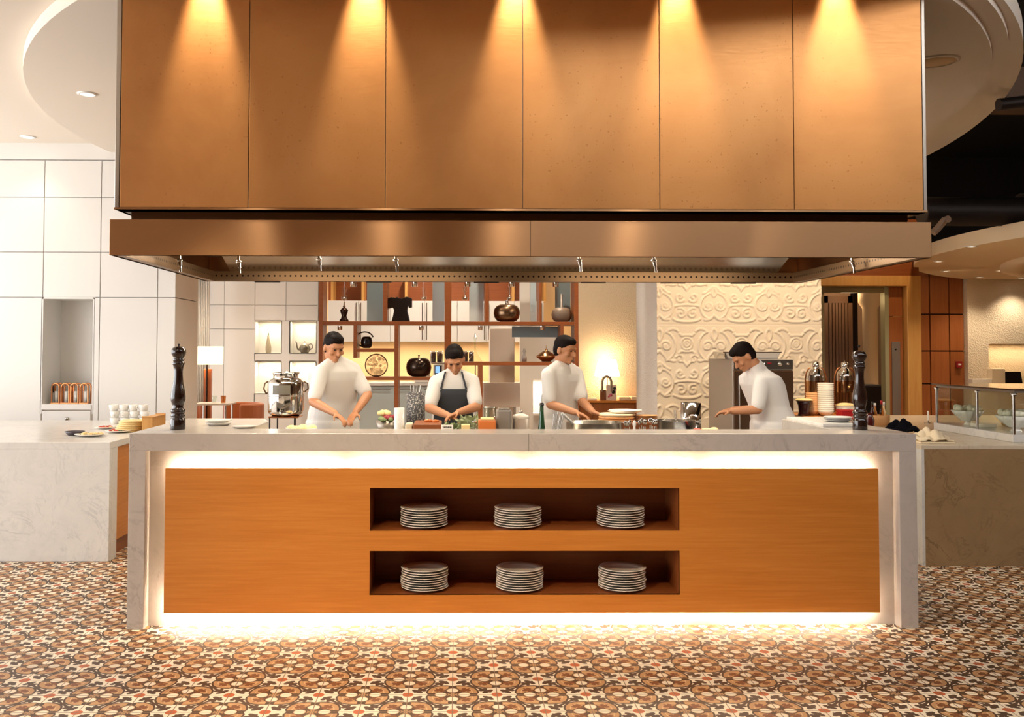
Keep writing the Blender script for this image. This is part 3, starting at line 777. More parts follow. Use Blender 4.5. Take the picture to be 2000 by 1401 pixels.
# plates in the niche
def plate_mb(r=.135, h=.017, seg=40):
    return MB().lathe([(.0001, .003), (r * .52, .003), (r * .58, 0), (r * .60, .0015), (r * .66, .005), (r * .97, h - .002), (r, h), (r * .985, h + .002), (r * .70, .0075), (r * .62, .0045), (.0001, .0045)], (0, 0, 0), seg, cap=False)
pl0 = plate_mb().build('plate', CERAMIC)
first = True
def stack(cx, cy, z, n, name, dz=.0134, src=None, sc=1.0, cat='plate', grp=None):
    global first
    for k in range(n):
        lab = 'round ivory plate, %s in the stack of plates %s' % (ORD[n - 1 - k] if k else 'bottom', name)
        jx, jy = random.uniform(-.0035, .0035), random.uniform(-.0035, .0035)
        if first: o = pl0; first = False
        else: o = pl0.copy(); COL.objects.link(o)
        o.location = (cx + jx, cy + jy, z + k * dz); o.rotation_euler = (0, 0, random.random() * 6)
        tag(o, lab, 'plate', grp or 'plates ' + name)
for row, (py, zz, nm) in enumerate(((1037, m_t, 'upper'), (1157, o_b, 'lower'))):
    for a, side in (((830, 'left'), (1011, 'middle'), (1210, 'right')) if row == 0 else ((831, 'left'), (1015, 'middle'), (1213, 'right'))):
        stack(X(a, 5.50), 5.49, zz + .0005, 9 if row else 8, 'at the %s of the %s shelf' % (side, nm))

# ================================================================ pepper mills
def mill(loc, h, label, rz=0):
    t = thing('pepper_mill', label, 'pepper mill', loc, 'tall dark pepper mills on the island')
    s = h / .50; b = [(.0001, 0), (.043, 0), (.044, .004), (.043, .055), (.040, .066), (.036, .070), (.041, .076), (.042, .084), (.036, .090), (.040, .098), (.043, .108), (.040, .118), (.031, .124), (.034, .130), (.031, .135), (.036, .150), (.042, .170), (.0435, .190), (.041, .215), (.034, .250), (.028, .285), (.0255, .320), (.0265, .350), (.030, .372), (.0345, .378), (.036, .385), (.033, .392), (.030, .396)]
    MB().lathe([(r * s, z * s) for r, z in b], loc, 36).build('body', LACQUER, t)
    c = [(.030, .396), (.0335, .402), (.033, .410), (.028, .416), (.030, .421), (.038, .432), (.043, .446), (.0425, .460), (.036, .474), (.022, .482), (.010, .484), (.0001, .484)]
    MB().lathe([(r * s, z * s) for r, z in c], loc, 36).build('head', LACQUER, t)
    MB().lathe([(.004, .484), (.004, .489), (.007, .492), (.007, .497), (.0001, .500)], loc, 14).build('knob', DARKMETAL, t)
mill((X(349, 5.60), 5.60, CT), .500, 'tall dark turned pepper mill standing at the left end of the marble island')
mill((X(1678, 5.62), 5.62, CT), .482, 'tall dark turned pepper mill standing at the right end of the marble island')

# ================================================================ side islands
t = thing('side_island', 'pale grey marble side counter left of the glowing island with orange wood side', 'counter', (-5, 8.1, 0))
IR, IY, IT = -2.533, 7.04, .866
MB().box(-7.2, IR, IY, 9.2, IT - .05, IT).build('countertop', MARBLE_L, t, bevel=.003)
MB().box(-7.2, IR, IY, IY + .05, 0, IT - .05).build('front_slab', MARBLE_L, t, bevel=.002)
MB().box(-2.58, IR, IY + .05, IY + .16, 0, IT - .05).box(-2.58, IR, 9.1, 9.2, 0, IT - .05).build('side_frame', MARBLE_L, t)
MB().box(-2.62, IR - .012, IY + .16, 9.1, .12, IT - .05).build('side_panel', W_VENEER, t)
MB().box(-2.70, IR - .05, IY + .16, 9.1, 0, .12).build('plinth', W_DARK, t)
t = thing('side_island', 'brownish marble side counter right of the glowing island below the glass display case', 'counter', (5, 8.4, 0))
RL, RF = 3.36, 6.87
MARBLE_R = marble('brown_marble', '#a3845e', '#50331d', .6, 1.2, .3)
MB().box(RL, 7.4, RF, 10.05, IT - .03, IT).build('countertop', marble('cream_marble_top', '#d9c9b0', '#a88f70', .4), t, bevel=.002)
MB().box(RL + .02, 7.4, RF + .002, RF + .05, 0, IT - .03).build('front_slab', MARBLE_R, t)
MB().box(RL, RL + .02, RF + .0, 10.05, 0, IT - .03).build('side_slab', MARBLE_L, t)
# ================================================================ people
def remesh(o, vox, smooth=2):
    md = o.modifiers.new('skin', 'REMESH'); md.mode = 'VOXEL'; md.voxel_size = vox; md.use_smooth_shade = True
    if smooth: s = o.modifiers.new('soft', 'SMOOTH'); s.iterations = smooth; s.factor = .5
def loft(mb, secs, face):
    """secs: (center, half width, half depth); closed lofted torso; face = 2d forward unit"""
    f = Vector((face[0], face[1], 0)).normalized(); s = Vector((f.y, -f.x, 0)); n = 20
    vs = []
    for c, a, b in secs:
        for k in range(n):
            th = 2 * PI * k / n; cx_, sy_ = math.cos(th), math.sin(th)
            e = .82
            vs.append(Vector(c) + s * (a * math.copysign(abs(cx_) ** e, cx_)) + f * (b * math.copysign(abs(sy_) ** e, sy_)))
    fs = [(i * n + k, i * n + (k + 1) % n, (i + 1) * n + (k + 1) % n, (i + 1) * n + k) for i in range(len(secs) - 1) for k in range(n)]
    m = len(secs)
    mb.add(vs, fs + [tuple(range(n))[::-1], tuple(range((m - 1) * n, m * n))], True)
def lerp(a, b, t): return Vector(a) * (1 - t) + Vector(b) * t

def hand(mb, wr, direction, palm_n, side, curl=.5, sc=1.0):
    """palm, four fingers of different length and a thumb leaving the palm's side"""
    d = Vector(direction).normalized(); n = Vector(palm_n); n = (n - d * n.dot(d)).normalized(); s = d.cross(n).normalized() * side
    M = Matrix((s, d, n)).transposed()
    pc = Vector(wr) + d * .045 * sc
    mb.ellips(pc, (.041 * sc, .052 * sc, .016 * sc), M=M)
    for i, (off, L) in enumerate(((-.029, .066), (-.010, .074), (.010, .070), (.028, .055))):
        p = pc + s * off * sc + d * .038 * sc; q = d.copy(); ang = 0
        rr = (.0088, .0078, .0070)
        for j, fr in enumerate((.45, .31, .24)):
            ang = curl * (j + .35) * (1 + .12 * i) * .75
            q = (d * math.cos(ang) + n * math.sin(ang) + s * off * .6).normalized()
            p2 = p + q * L * fr * sc; mb.cap(p, p2, rr[j] * sc, (rr[j] - .0007) * sc, 8); p = p2
    p = pc - s * .030 * sc - d * .018 * sc
    q = (d * .55 - s * .75 + n * .35).normalized(); p2 = p + q * .036 * sc; mb.cap(p, p2, .0115 * sc, .0095 * sc, 8)
    q2 = (d * .8 - s * .3 + n * .45).normalized(); mb.cap(p2, p2 + q2 * .028 * sc, .0092 * sc, .0078 * sc, 8)

def person(label, base, face, head, nod, tilt, neck, sh, el, wr, hd, pelvis, sleeve=.98, apron=None, stout=1.0, hairtop=.0, cap=None, headturn=0, curl=.5):
    t = thing('person', label, 'person', base)
    f = Vector((face[0], face[1], 0)).normalized(); s = Vector((f.y, -f.x, 0))     # s: the person's right
    head = Vector(head); neck = Vector(neck); pelvis = Vector(pelvis)
    # ---- body
    mb = MB()
    hf = (Matrix.Rotation(headturn, 3, 'Z') @ f); hs = Vector((hf.y, -hf.x, 0))
    fw = (hf * math.cos(nod) - Vector((0, 0, 1)) * math.sin(nod)); up = (Vector((0, 0, 1)) * math.cos(nod) + hf * math.sin(nod))
    hs = (hs * math.cos(tilt) + up * math.sin(tilt)).normalized(); up = hs.cross(fw)
    M = Matrix((hs, fw, up)).transposed()
    P = lambda x, y, z: head + M @ Vector((x, y, z))
    mb.ellips(P(0, -.008, .022), (.074, .094, .095), M=M, n=20, m=14)
    mb.ellips(P(0, .022, -.040), (.056, .066, .070), M=M, n=18, m=12)
    mb.ellips(P(0, .062, -.088), (.026, .026, .020), M=M)                       # chin
    mb.cap(P(0, .083, .012), P(0, .108, -.026), .008, .0135, 10)                # nose
    mb.ellips(P(0, .102, -.030), (.018, .012, .009), M=M)
    mb.ellips(P(0, .084, -.056), (.024, .013, .006), M=M); mb.ellips(P(0, .082, -.066), (.021, .013, .007), M=M)  # lips
    mb.cap(P(-.045, .074, .030), P(-.012, .088, .030), .008, .008, 8); mb.cap(P(.045, .074, .030), P(.012, .088, .030), .008, .008, 8)  # brow
    mb.ellips(P(-.045, .062, -.022), (.022, .022, .020), M=M); mb.ellips(P(.045, .062, -.022), (.022, .022, .020), M=M)
    for q in (-1, 1): mb.ellips(P(q * .077, -.010, -.008), (.010, .020, .032), M=M)
    nb = P(0, -.028, -.075)
    mb.cap(nb, neck, .054, .060, 16)
    chest = lerp(neck, pelvis, .30); waist = lerp(neck, pelvis, .68)
    W = stout
    def torso(mm, g):
        shc = (Vector(sh[0]) + Vector(sh[1])) * .5
        loft(mm, [(lerp(neck, pelvis, .015), .075 + g, .06 + g), (lerp(neck, pelvis, .08) , .150 + g, .080 + g), (lerp(neck, pelvis, .17), .185 * W + g, .105 * W + g), (chest, .182 * W + g, .122 * W + g), (lerp(neck, pelvis, .5), .165 * W + g, .118 * W + g), (waist, .155 * W + g, .112 * W + g), (lerp(neck, pelvis, .88), .172 * W + g, .125 * W + g), (pelvis, .175 * W + g, .125 * W + g), (pelvis - Vector((0, 0, .10)), .165 * W + g, .115 * W + g)], face)
    torso(mb, 0)
    for i in (0, 1):
        mb.cap(neck * .8 + Vector(sh[i]) * .2 , sh[i], .05, .052); mb.cap(sh[i], el[i], .050, .040); mb.cap(el[i], lerp(el[i], wr[i], .4), .040, .037); mb.cap(lerp(el[i], wr[i], .4), wr[i], .037, .026)
        hand(mb, wr[i], hd[i][0], hd[i][1], 1 if i == 0 else -1, curl)
    # legs
    for q in (-1, 1):
        hip = pelvis + s * .09 * q - Vector((0, 0, .05)); kn = Vector((hip.x, hip.y, .49)) + f * .02; an = Vector((hip.x, hip.y, .09)) - f * .02
        mb.cap(hip, kn, .085 * W, .058); mb.cap(kn, an, .055, .040); mb.cap(an - Vector((0, 0, .035)), an - Vector((0, 0, .035)) + f * .15, .04, .035)
    o = mb.build('body', SKIN, t); remesh(o, .0065, 2)
    # ---- hair
    hb = MB(); hb.ellips(P(0, -.020, .042), (.080, .097, .088), M=M, n=20, m=14); hb.ellips(P(0, -.050, .0), (.074, .062, .085), M=M, n=18, m=12)
    hb.ellips(P(0, .018, .084 + hairtop), (.062, .070, .038 + hairtop), M=M, n=18, m=10)
    if cap is None:
        o = hb.build('hair', HAIR, t); remesh(o, .007, 1)
    else:
        o = hb.build('hair', HAIR, t); remesh(o, .007, 1)
        cb = MB(); cb.ellips(P(0, -.004, .078), (.088, .104, .058), M=M, n=20, m=12); o = cb.build('cap', cap, t); remesh(o, .007, 1)
    e = MB()
    for q in (-1, 1): e.ellips(P(q * .029, .0815, .010), (.012, .007, .006), M=M)
    e.build('eyes', mat('eyes_' + str(len(MATS)), '#2a1a14', .3), t)
    # ---- jacket with sleeves rolled to the forearm
    jb = MB(); torso(jb, .016)
    jb.cap(lerp(neck, pelvis, -.02), lerp(neck, pelvis, .05), .066, .082, 16)
    for i in (0, 1):
        jb.cap(neck * .75 + Vector(sh[i]) * .25, sh[i], .064, .068); jb.cap(sh[i], lerp(sh[i], el[i], sleeve), .070, .060)
        if sleeve >= .97:
            e0 = el[i]; e1 = lerp(el[i], wr[i], .22)
            jb.tube([lerp(sh[i], el[i], .9), e0, e1], [.060, .057, .052], 16)
    loft(jb, [(pelvis, .20 * W, .15 * W), (pelvis - Vector((0, 0, .17)), .205 * W, .15 * W)], face)
    o = jb.build('chef_jacket', CLOTH, t); remesh(o, .009, 10)
    # trousers, shoes
    tb = MB()
    loft(tb, [(pelvis + Vector((0, 0, .02)), .185 * W, .135 * W), (pelvis - Vector((0, 0, .12)), .19 * W, .13 * W)], face)
    for q in (-1, 1):
        hip = pelvis + s * .09 * q - Vector((0, 0, .05)); kn = Vector((hip.x, hip.y, .49)) + f * .02; an = Vector((hip.x, hip.y, .10)) - f * .02
        tb.cap(hip, kn, .10 * W, .075); tb.cap(kn, an, .075, .065)
    o = tb.build('trousers', BLACKCLOTH, t); remesh(o, .012, 1)
    for q in (-1, 1):
        hip = pelvis + s * .09 * q; c = Vector((hip.x, hip.y, .0)) - f * .03
        sb = MB(); sb.ellips(c + f * .06 + Vector((0, 0, .045)), (.052, .15, .045), M=Matrix((s, f, Vector((0, 0, 1)))).transposed()); sb.build('shoe', BLACK, t)
    if apron:
        ab = MB(); rows = []
        prof = apron
        for (fr, hw, off) in prof:
            c = lerp(neck, pelvis, fr) if fr <= 1 else pelvis - Vector((0, 0, (fr - 1) * .55)); row = []
            for k in range(13):
                u = -1 + 2 * k / 12; xw = hw * u
                rr = .182 * W + .03; dd = (.122 * W + off) * math.sqrt(max(0, 1 - min(.98, (xw / (rr * 1.08)) ** 2)))
                row.append(c + s * xw + f * (dd))
            rows.append(row)
        ab.add([p for r in rows for p in r], [(i * 13 + k, i * 13 + k + 1, (i + 1) * 13 + k + 1, (i + 1) * 13 + k) for i in range(len(rows) - 1) for k in range(12)], True)
        o = ab.build('apron', APRON, t); md = o.modifiers.new('th', 'SOLIDIFY'); md.thickness = .006; md.offset = 0
        for q in (-1, 1):
            a = rows[0][0 if q == -1 else 12]; top_ = lerp(neck, pelvis, -.03) + s * .07 * q + f * .045
            MB().tube([a, lerp(a, top_, .5) + f * .035, top_ + f * .012, top_ - f * .10], .008, 6).build('apron_strap', APRON, t)
    return t

Yc = 8.0
def A(px, py, Y): return at(px, py, Y)
# centre chef, facing the camera, head bent over his work
nk = A(886, 730, 8.02)
person('chef in white with a charcoal apron, head bowed over a board, facing forward', (nk.x, 8.1, 0), (0.0, -1), A(888, 703, 7.96), .62, -.08, nk,
       [A(853, 748, 8.02), A(921, 746, 8.02)], [A(838, 797, 7.86), A(930, 795, 7.88)], [A(876, 812, 7.62), A(895, 806, 7.60)],
       [((.8, -.6, -.35), (0, -.3, -1)), ((-.85, -.5, -.35), (0, -.3, -1))], (A(886, 800, 8.14).x, 8.14, .93), sleeve=.80,
       apron=[(.30, .105, .030), (.42, .125, .034), (.60, .15, .038), (.85, .165, .036), (1.0, .17, .036), (1.6, .18, .04)])
# left chef, three-quarter to the right, reaching down
nk = A(655, 706, 7.92)
person('tall dark-haired chef in white beside the steel can, leaning towards the right', (nk.x - .02, 8.0, 0), (.55, -.84), A(652, 679, 7.86), .38, 0, nk,
       [A(628, 728, 7.80), A(688, 722, 8.02)], [A(612, 785, 7.68), A(718, 772, 7.92)], [A(655, 808, 7.52), A(694, 806, 7.60)],
       [((.7, -.5, -.5), (.2, -.3, -1)), ((-.3, -.75, -.5), (0, -.3, -1))], (A(650, 800, 8.05).x, 8.05, .95), sleeve=.80, stout=1.14)
# chef between the bottle and the lamp, turned right
nk = A(1098, 712, 8.25)
person('chef in white standing behind the green bottle, turned to the right with one arm out', (nk.x, 8.3, 0), (.75, -.66), A(1104, 684, 8.2), .25, 0, nk,
       [A(1072, 733, 8.12), A(1124, 731, 8.36)], [A(1075, 790, 8.06), A(1138, 785, 8.2)], [A(1125, 806, 7.86), A(1158, 805, 7.92)],
       [((.8, -.5, -.3), (0, -.2, -1)), ((.8, -.5, -.3), (0, -.2, -1))], (A(1092, 800, 8.32).x, 8.32, .94), sleeve=.8, stout=1.0)
# right chef in profile facing left, bent, both forearms forward
nk = A(1478, 718, 8.15)
person('chef in white at the right, in profile facing left and bent forward before the oven', (nk.x + .18, 8.2, 0), (-1, -.12), A(1452, 697, 8.12), .72, 0, nk,
       [A(1492, 745, 8.32), A(1487, 748, 7.98)], [A(1478, 800, 8.34), A(1480, 800, 7.93)], [A(1432, 800, 8.2), A(1430, 804, 7.95)],
       [((-1, -.1, -.12), (0, -.2, -1)), ((-1, .1, -.12), (0, -.2, -1))], (A(1512, 800, 8.2).x, 8.2, .93), sleeve=.82, stout=1.22)
# ================================================================ room divider with shelves
DY = 11.0; DD = .34
t = thing('shelf_divider', 'tall walnut open shelf divider holding bronze vases behind the chefs', 'shelf', (-.1, DY, 0))
def dz(py, px=880): return at(px, py, DY).z
def dx(px): return at(px, 690, DY).x
ztop_ = 2.75
def post(a, b, z0, z1, name='upright'): MB().bbox(dx(a), dx(b), DY, DY + DD, z0, z1, .004).build(name, W_DARK, t)
def board(a, b, p0, p1, name='shelf_board'): MB().bbox(dx(a), dx(b), DY + .002, DY + DD - .002, dz(p1), dz(p0), .004).build(name, W_DARK, t)
post(622, 630, 0, ztop_); post(747, 756, dz(630), ztop_); post(868, 881, 0, ztop_); post(947, 955, dz(630), ztop_); post(1122, 1130, 0, ztop_); post(1053, 1058, dz(630), ztop_)
post(690, 697, dz(700), dz(634)); post(770, 778, 0, dz(634)); post(934, 943, 0, dz(712)); post(1095, 1101, dz(711), dz(634))
board(630, 868, 628, 635); board(881, 1122, 628, 635); board(697, 770, 681, 688); board(778, 868, 737, 743); board(630, 770, 737, 743); board(881, 1122, 707, 714)
board(697, 770, 737, 743) if 0 else None
MB().box(dx(622), dx(1130), DY, DY + DD, ztop_ - .03, ztop_ + .02).build('top_board', W_DARK, t)
for a, b, m_ in ((711, 744, GREYGLASS_D), (843, 867, GREYGLASS), (917, 946, GREYGLASS), (1040, 1052, GREYGLASS), (1090, 1121, GREYGLASS_D)):
    MB().box(dx(a), dx(b), DY + DD - .02, DY + DD - .008, dz(627), ztop_ - .03).build('glass_panel', m_, t)
MB().box(dx(1003), dx(1095), DY + DD - .02, DY + DD - .008, dz(658), dz(636)).build('glass_panel', GREYGLASS_D, t)
for a in (664, 823, 938, 1059): 
    c = at(a, 637, DY + .15); q = MB().lathe([(.028, 0), (.028, -.045), (.022, -.047)], (c.x, c.y, c.z), 16); s_ = q.build('shelf_spotlight', CHROME, t)
    light('SPOT', 'shelf_beam', (c.x, c.y - .03, c.z - .06), 5, SOFT, parent=t, spot_size=1.9, spot_blend=.7, shadow_soft_size=.02)
for a in (690, 810, 913, 999, 1085):
    c = at(a, 560, DY + .1); MB().lathe([(.035, .05), (.035, 0), (.028, -.003)], (c.x, c.y, c.z), 16).build('shelf_spotlight', CHROME, t)
    light('SPOT', 'shelf_beam', (c.x, c.y - .03, c.z - .02), 6, SOFT, parent=t, spot_size=1.9, spot_blend=.7, shadow_soft_size=.02)

def lathe_px(name, label, cat, cx, ybot, prof, Y, m, n=28, sy=1, parts=None, group=None, z0=None):
    """prof in photo pixels: (half width, height above the base)"""
    b = at(cx, ybot, Y); k = Y / F_PX
    if z0 is not None: b.z = z0
    t = thing(name, label, cat, b, group)
    MB().lathe([(max(r * k, .0001), h * k) for r, h in prof], b, n, sy=sy).build('body', m, t)
    for (nm, pf, mm) in (parts or []):
        MB().lathe([(max(r * k, .0001), h * k) for r, h in pf], b, n, sy=sy).build(nm, mm, t)
    return t
SY = DY + .14
shf = dz(628) + .003
lathe_px('statuette', 'slim dark bronze statuette with a pointed top on the upper left shelf', 'ornament', 672, 628, [(0, 0), (9, 0), (9, 2), (6, 6), (5, 11), (7, 17), (8, 21), (6, 24), (2, 27)], SY, BRONZE_D, parts=[('finial', [(2, 27), (3, 29), (1.5, 31), (1.2, 36), (0, 41)], BRONZE)], z0=shf)
# torso sculpture
b = at(782, 628, SY); k = SY / F_PX
poly = [(-17, 0), (-14, 10), (-12, 22), (-15, 27), (-23, 24), (-25, 30), (-24, 45), (-18, 47), (-9, 46), (-6, 48), (-3, 45), (3, 44), (7, 46), (12, 48), (20, 46), (23, 44), (23, 27), (17, 26), (15, 30), (14, 20), (17, 9), (19, 0)]
t2 = thing('torso_sculpture', 'black garment-shaped torso sculpture on the upper shelf', 'sculpture', (b.x, SY, shf))
o = MB().prism([(b.x + x * k, shf + z * k) for x, z in poly], SY - .05, SY + .05).build('body', BLACK, t2, bevel=.018)
MB().tube([(b.x - 7 * k, SY, shf + 46 * k), (b.x - 2 * k, SY - .03, shf + 43.5 * k), (b.x + 4 * k, SY - .03, shf + 43.5 * k), (b.x + 9 * k, SY, shf + 46 * k)], .006, 6).build('collar', BLACK, t2)
apple = lambda w, h: [(w * .5, 0), (w * .74, h * .05), (w * .93, h * .22), (w, h * .48), (w * .95, h * .72), (w * .78, h * .90), (w * .52, h * .985), (w * .25, h * .97), (w * .12, h * .93)]
lathe_px('vase', 'large silvery bronze apple-shaped vase on the upper shelf right of centre', 'vase', 990, 628, apple(26, 34), SY, BRONZE, parts=[('neck', [(5, 32), (3.5, 35), (3, 40), (4.5, 42), (0, 42)], STEEL)], z0=shf)
lathe_px('vase', 'matt brown-grey round vase with a thin neck at the right end of the upper shelf', 'vase', 1097, 628, apple(20, 28), SY, mat('taupe_ceramic', '#6e5c4c', .5), parts=[('neck', [(2.5, 27), (2, 34), (2, 52), (3, 54), (0, 54)], GREY_C)], z0=shf)
lathe_px('vase', 'black squat round vase on the middle shelf left of centre', 'vase', 818, 737, apple(25, 37), SY, mat('bronze_black', '#3d3028', .2, .85), parts=[('stem', [(1.5, 34), (1, 39), (2.4, 41), (0, 42)], BRONZE_D)], z0=dz(737) + .003)
t2 = lathe_px('vase', 'small black round vase ringed by a hoop on the left middle shelf', 'vase', 716, 681, apple(11.5, 23), SY, BLACK, z0=dz(681) + .003)
c = at(712, 665, SY + .02); MB().tube([(c.x + 17 * k * math.cos(a), c.y + .03, c.z + 14.5 * k * math.sin(a) + .012) for a in np.linspace(.3, 5.0, 26)], .008, 8).build('hoop', BRONZE_D, t2)
# pierced gold disc
c = at(735, 716, SY); R_ = 21.5 * k
t2 = thing('pierced_disc', 'round pierced golden disc ornament standing on the lower left shelf', 'ornament', (c.x, SY, dz(737) + .002))
zc = dz(737) + .004 + R_
q = MB().tube([(c.x + R_ * math.cos(a), SY, zc + R_ * math.sin(a)) for a in np.linspace(0, 2 * PI, 49)[:-1]], .007, 8, closed=True); q.build('rim', BRONZE, t2)
q = MB(); rg = random.Random(4)
GOLD = mat('pale_gold', '#d9b784', .35, .6)
for _ in range(120):
    a = rg.random() * 2 * PI; r0 = R_ * math.sqrt(rg.random()) * .93; rr = rg.uniform(.008, .014)
    q.tube([(c.x + r0 * math.cos(a) + rr * math.cos(b_), SY + rg.uniform(-.003, .003), zc + r0 * math.sin(a) + rr * math.sin(b_)) for b_ in np.linspace(0, 2 * PI, 9)[:-1]], .0026, 5, closed=True)
q.build('lattice', GOLD, t2)
MB().box(c.x - .03, c.x + .03, SY - .02, SY + .02, zc - R_ - .004, zc - R_ + .012).build('foot', BRONZE_D, t2)
dec = [(14, 0), (13.5, 2), (9, 8), (5, 14), (2.6, 20), (2, 30), (2, 40), (3, 44), (3.6, 48)]
lathe_px('decanter', 'clear glass decanter with a tall thin neck beside the bowed chef', 'decanter', 928, 707, dec, SY, PANE, parts=[('stopper', [(2.2, 47), (2, 51), (1, 55), (0, 56)], CERAMIC_W)], z0=dz(707) + .003)
lathe_px('lidded_dish', 'flared bronze dish with a domed lid on the right middle shelf', 'dish', 1067, 707, [(0, 0), (9, 0), (10, 2), (19, 8), (20.5, 10), (18, 12)], SY, mat('warm_bronze', '#b07f55', .22, .95), parts=[('lid', [(18, 12), (13, 16), (7, 20), (2.5, 21.5), (3, 23), (.8, 25), (.5, 31), (0, 32)], mat('warm_bronze_lid', '#a87850', .22, .95))], z0=dz(707) + .003)
lathe_px('statuette', 'small brown bottle-shaped figure on the right middle shelf', 'ornament', 1024, 707, [(0, 0), (5, 0), (5, 9), (3, 13), (2.5, 17), (3.5, 20), (2, 25), (0, 27)], SY, GREY_C, z0=dz(707) + .003)
for i, (a, m_) in enumerate(((672, 'leftmost of four'), (828, 'second of four from the left'), (908, 'third of four from the left'), (995, 'rightmost of four'))):
    c = at(a, 588, SY + .06)
    t2 = thing('glass_pendant', 'small clear glass pendant hanging above the upper shelf, ' + m_, 'pendant', (c.x, c.y, c.z), 'glass pendants above the upper shelf')
    MB().lathe([(.0001, 0), (.02, .004), (.036, .03), (.036, .05), (.016, .075), (.012, .09), (.024, .11), (.028, .16)], (c.x, c.y, c.z), 18, cap=False).build('bulb', PANE, t2)
    MB().lathe([(.0001, .015), (.025, .018), (.027, .04), (.0001, .05)], (c.x, c.y, c.z), 14).build('base', CHROME, t2)
    MB().tube([(c.x, c.y, c.z + .05), (c.x, c.y, ztop_)], .003, 5).build('rod', CHROME, t2)

# niche objects on the far left wall
nb1, nb2 = nich[0], nich[2]
c = at(524, 690, BY + .14); k2 = BY / F_PX
lathe_px('vase', 'slender pale bottle vase in the left lit wall niche', 'vase', 524, 690, [(0, 0), (4.5, 0), (5.5, 6), (5.5, 12), (3.5, 24), (2.2, 30), (2.6, 34), (1.5, 34)], BY + .14, mat('celadon', '#b9ac93', .4), parts=[('leaf', [(1.0, 34), (1.4, 36), (.3, 40)], LEAF)], z0=nb1[2] + .002)
t2 = lathe_px('teapot', 'antique metal teapot with curved spout in the right lit wall niche', 'teapot', 595, 690, [(0, 0), (7, 0), (7.5, 1.5), (11, 7), (10.5, 12), (6, 16.5)], BY + .14, mat('pewter', '#7b7365', .35, .8), parts=[('lid', [(6, 16.5), (3.5, 19), (1.2, 20), (1.6, 22), (0, 24)], STEEL_DULL)], z0=nb2[2] + .002)
b = wloc(t2)
MB().tube([b + Vector((x * k2, 0, z * k2)) for x, z in ((-9, 7), (-13, 8), (-15, 13), (-16, 20), (-18, 23))], [.022, .018, .012, .009, .008], 8).build('spout', mat('pewter2', '#7b7365', .35, .8), t2)
MB().tube([b + Vector((x * k2, 0, z * k2)) for x, z in ((7, 16), (12, 18), (16, 15), (15, 10), (10, 6))], .008, 8).build('handle', mat('pewter3', '#7b7365', .35, .8), t2)

# ================================================================ back kitchen behind the divider
KY = 13.0
def kx(p): return at(p, 690, KY).x
def kz(p): return at(880, p, KY).z
struct('wall_back', MB().box(-1.86, 2.0, 13.62, 13.7, 0, 3.4), mat('warm_backsplash', '#e3bf8c', .6))
t = thing('wall_cabinets', 'row of white wall cabinets with long bar handles above the rear kitchen counter', 'cabinet', (-.3, KY, kz(668)))
ca = [640, 700, 762, 829, 893, 950, 1005, 1062]
for i in range(len(ca) - 1):
    d = MB().bbox(kx(ca[i]) + .003, kx(ca[i + 1]) - .003, KY, KY + .02, kz(668), kz(588), .003).build('door', WHITE_PANEL, t)
    hx = kx(ca[i + 1]) - .03 if i % 2 == 0 else kx(ca[i]) + .03
    MB().box(hx - .005, hx + .005, KY - .02, KY - .012, kz(664), kz(592)).build('handle', STEEL, d)
MB().box(kx(640), kx(1062), KY + .021, KY + .6, kz(668), kz(588)).build('body', WHITE_PANEL, t)
MB().box(kx(635), kx(1068), KY + .3, KY + .6, kz(588), kz(535)).build('upper_back', W_DARK, t)
for a in (645, 705, 790, 850, 930, 1000, 1062): MB().box(kx(a), kx(a + 5), KY + .02, KY + .3, kz(588), kz(535)).build('divider', W_PALE, t)
light('AREA', 'counter_light', (-.3, KY + .25, kz(668) - .03), 26, SOFT, parent=t, shape='RECTANGLE', size=3.0, size_y=.06)
cz = kz(748)
t = thing('rear_counter', 'pale rear counter with lower cabinets seen through the divider', 'counter', (-.3, KY, 0))
MB().bbox(-2.1, 1.6, KY - .02, 13.6, cz - .04, cz, .003).build('countertop', MARBLE_L, t)
ca = [640, 700, 772, 820, 870, 930]
for i in range(len(ca) - 1):
    d = MB().bbox(kx(ca[i]) + .003, kx(ca[i + 1]) - .003, KY, KY + .02, .1, cz - .05, .003).build('door', GREYGLASS, t)
    MB().box(kx(ca[i]) + .06, kx(ca[i + 1]) - .06, KY - .02, KY - .012, cz - .10, cz - .09).build('handle', STEEL, d)
MB().box(-2.1, 1.6, KY + .021, 13.6, 0, cz - .041).build('body', WHITE_PANEL, t)
for i, (a, b_) in enumerate(((840, 851), (853, 865), (903, 914), (916, 926))):
    xa_, xb_ = kx(a), kx(b_); xc = (xa_ + xb_) / 2; r = (xb_ - xa_) / 2; z_ = cz + (.02 if i < 2 else 0); z_ = kz(708)
    t2 = thing('coffee_canister', 'dark glass coffee canister on the rear counter, %s of four' % ['leftmost', 'second', 'third', 'rightmost'][i], 'canister', (xc, KY + .12, z_), 'coffee canisters')
    MB().lathe([(.0001, 0), (r, 0), (r, .11), (r * .98, .13), (.0001, .13)], (xc, KY + .12, z_), 18).build('jar', mat('coffee_%d' % i, '#3a2014', .15, coat=.5), t2)
    MB().lathe([(.0001, .13), (r * 1.02, .13), (r * 1.02, .15), (.0001, .15)], (xc, KY + .12, z_), 18).build('lid', STEEL, t2)
o = MB().bbox(kx(837), kx(930), KY + .04, KY + .25, kz(712), kz(708) - .001, .003).box(kx(837), kx(839), KY + .04, KY + .25, cz, kz(712)).box(kx(928), kx(930), KY + .04, KY + .25, cz, kz(712)).build('riser', STEEL_DULL); tag(o, 'slim steel riser shelf under the coffee canisters on the rear counter', 'shelf')
t2 = thing('coffee_machine', 'coffee machine with a blue display beside the dark round vase', 'coffee machine', (kx(856), KY + .1, cz))
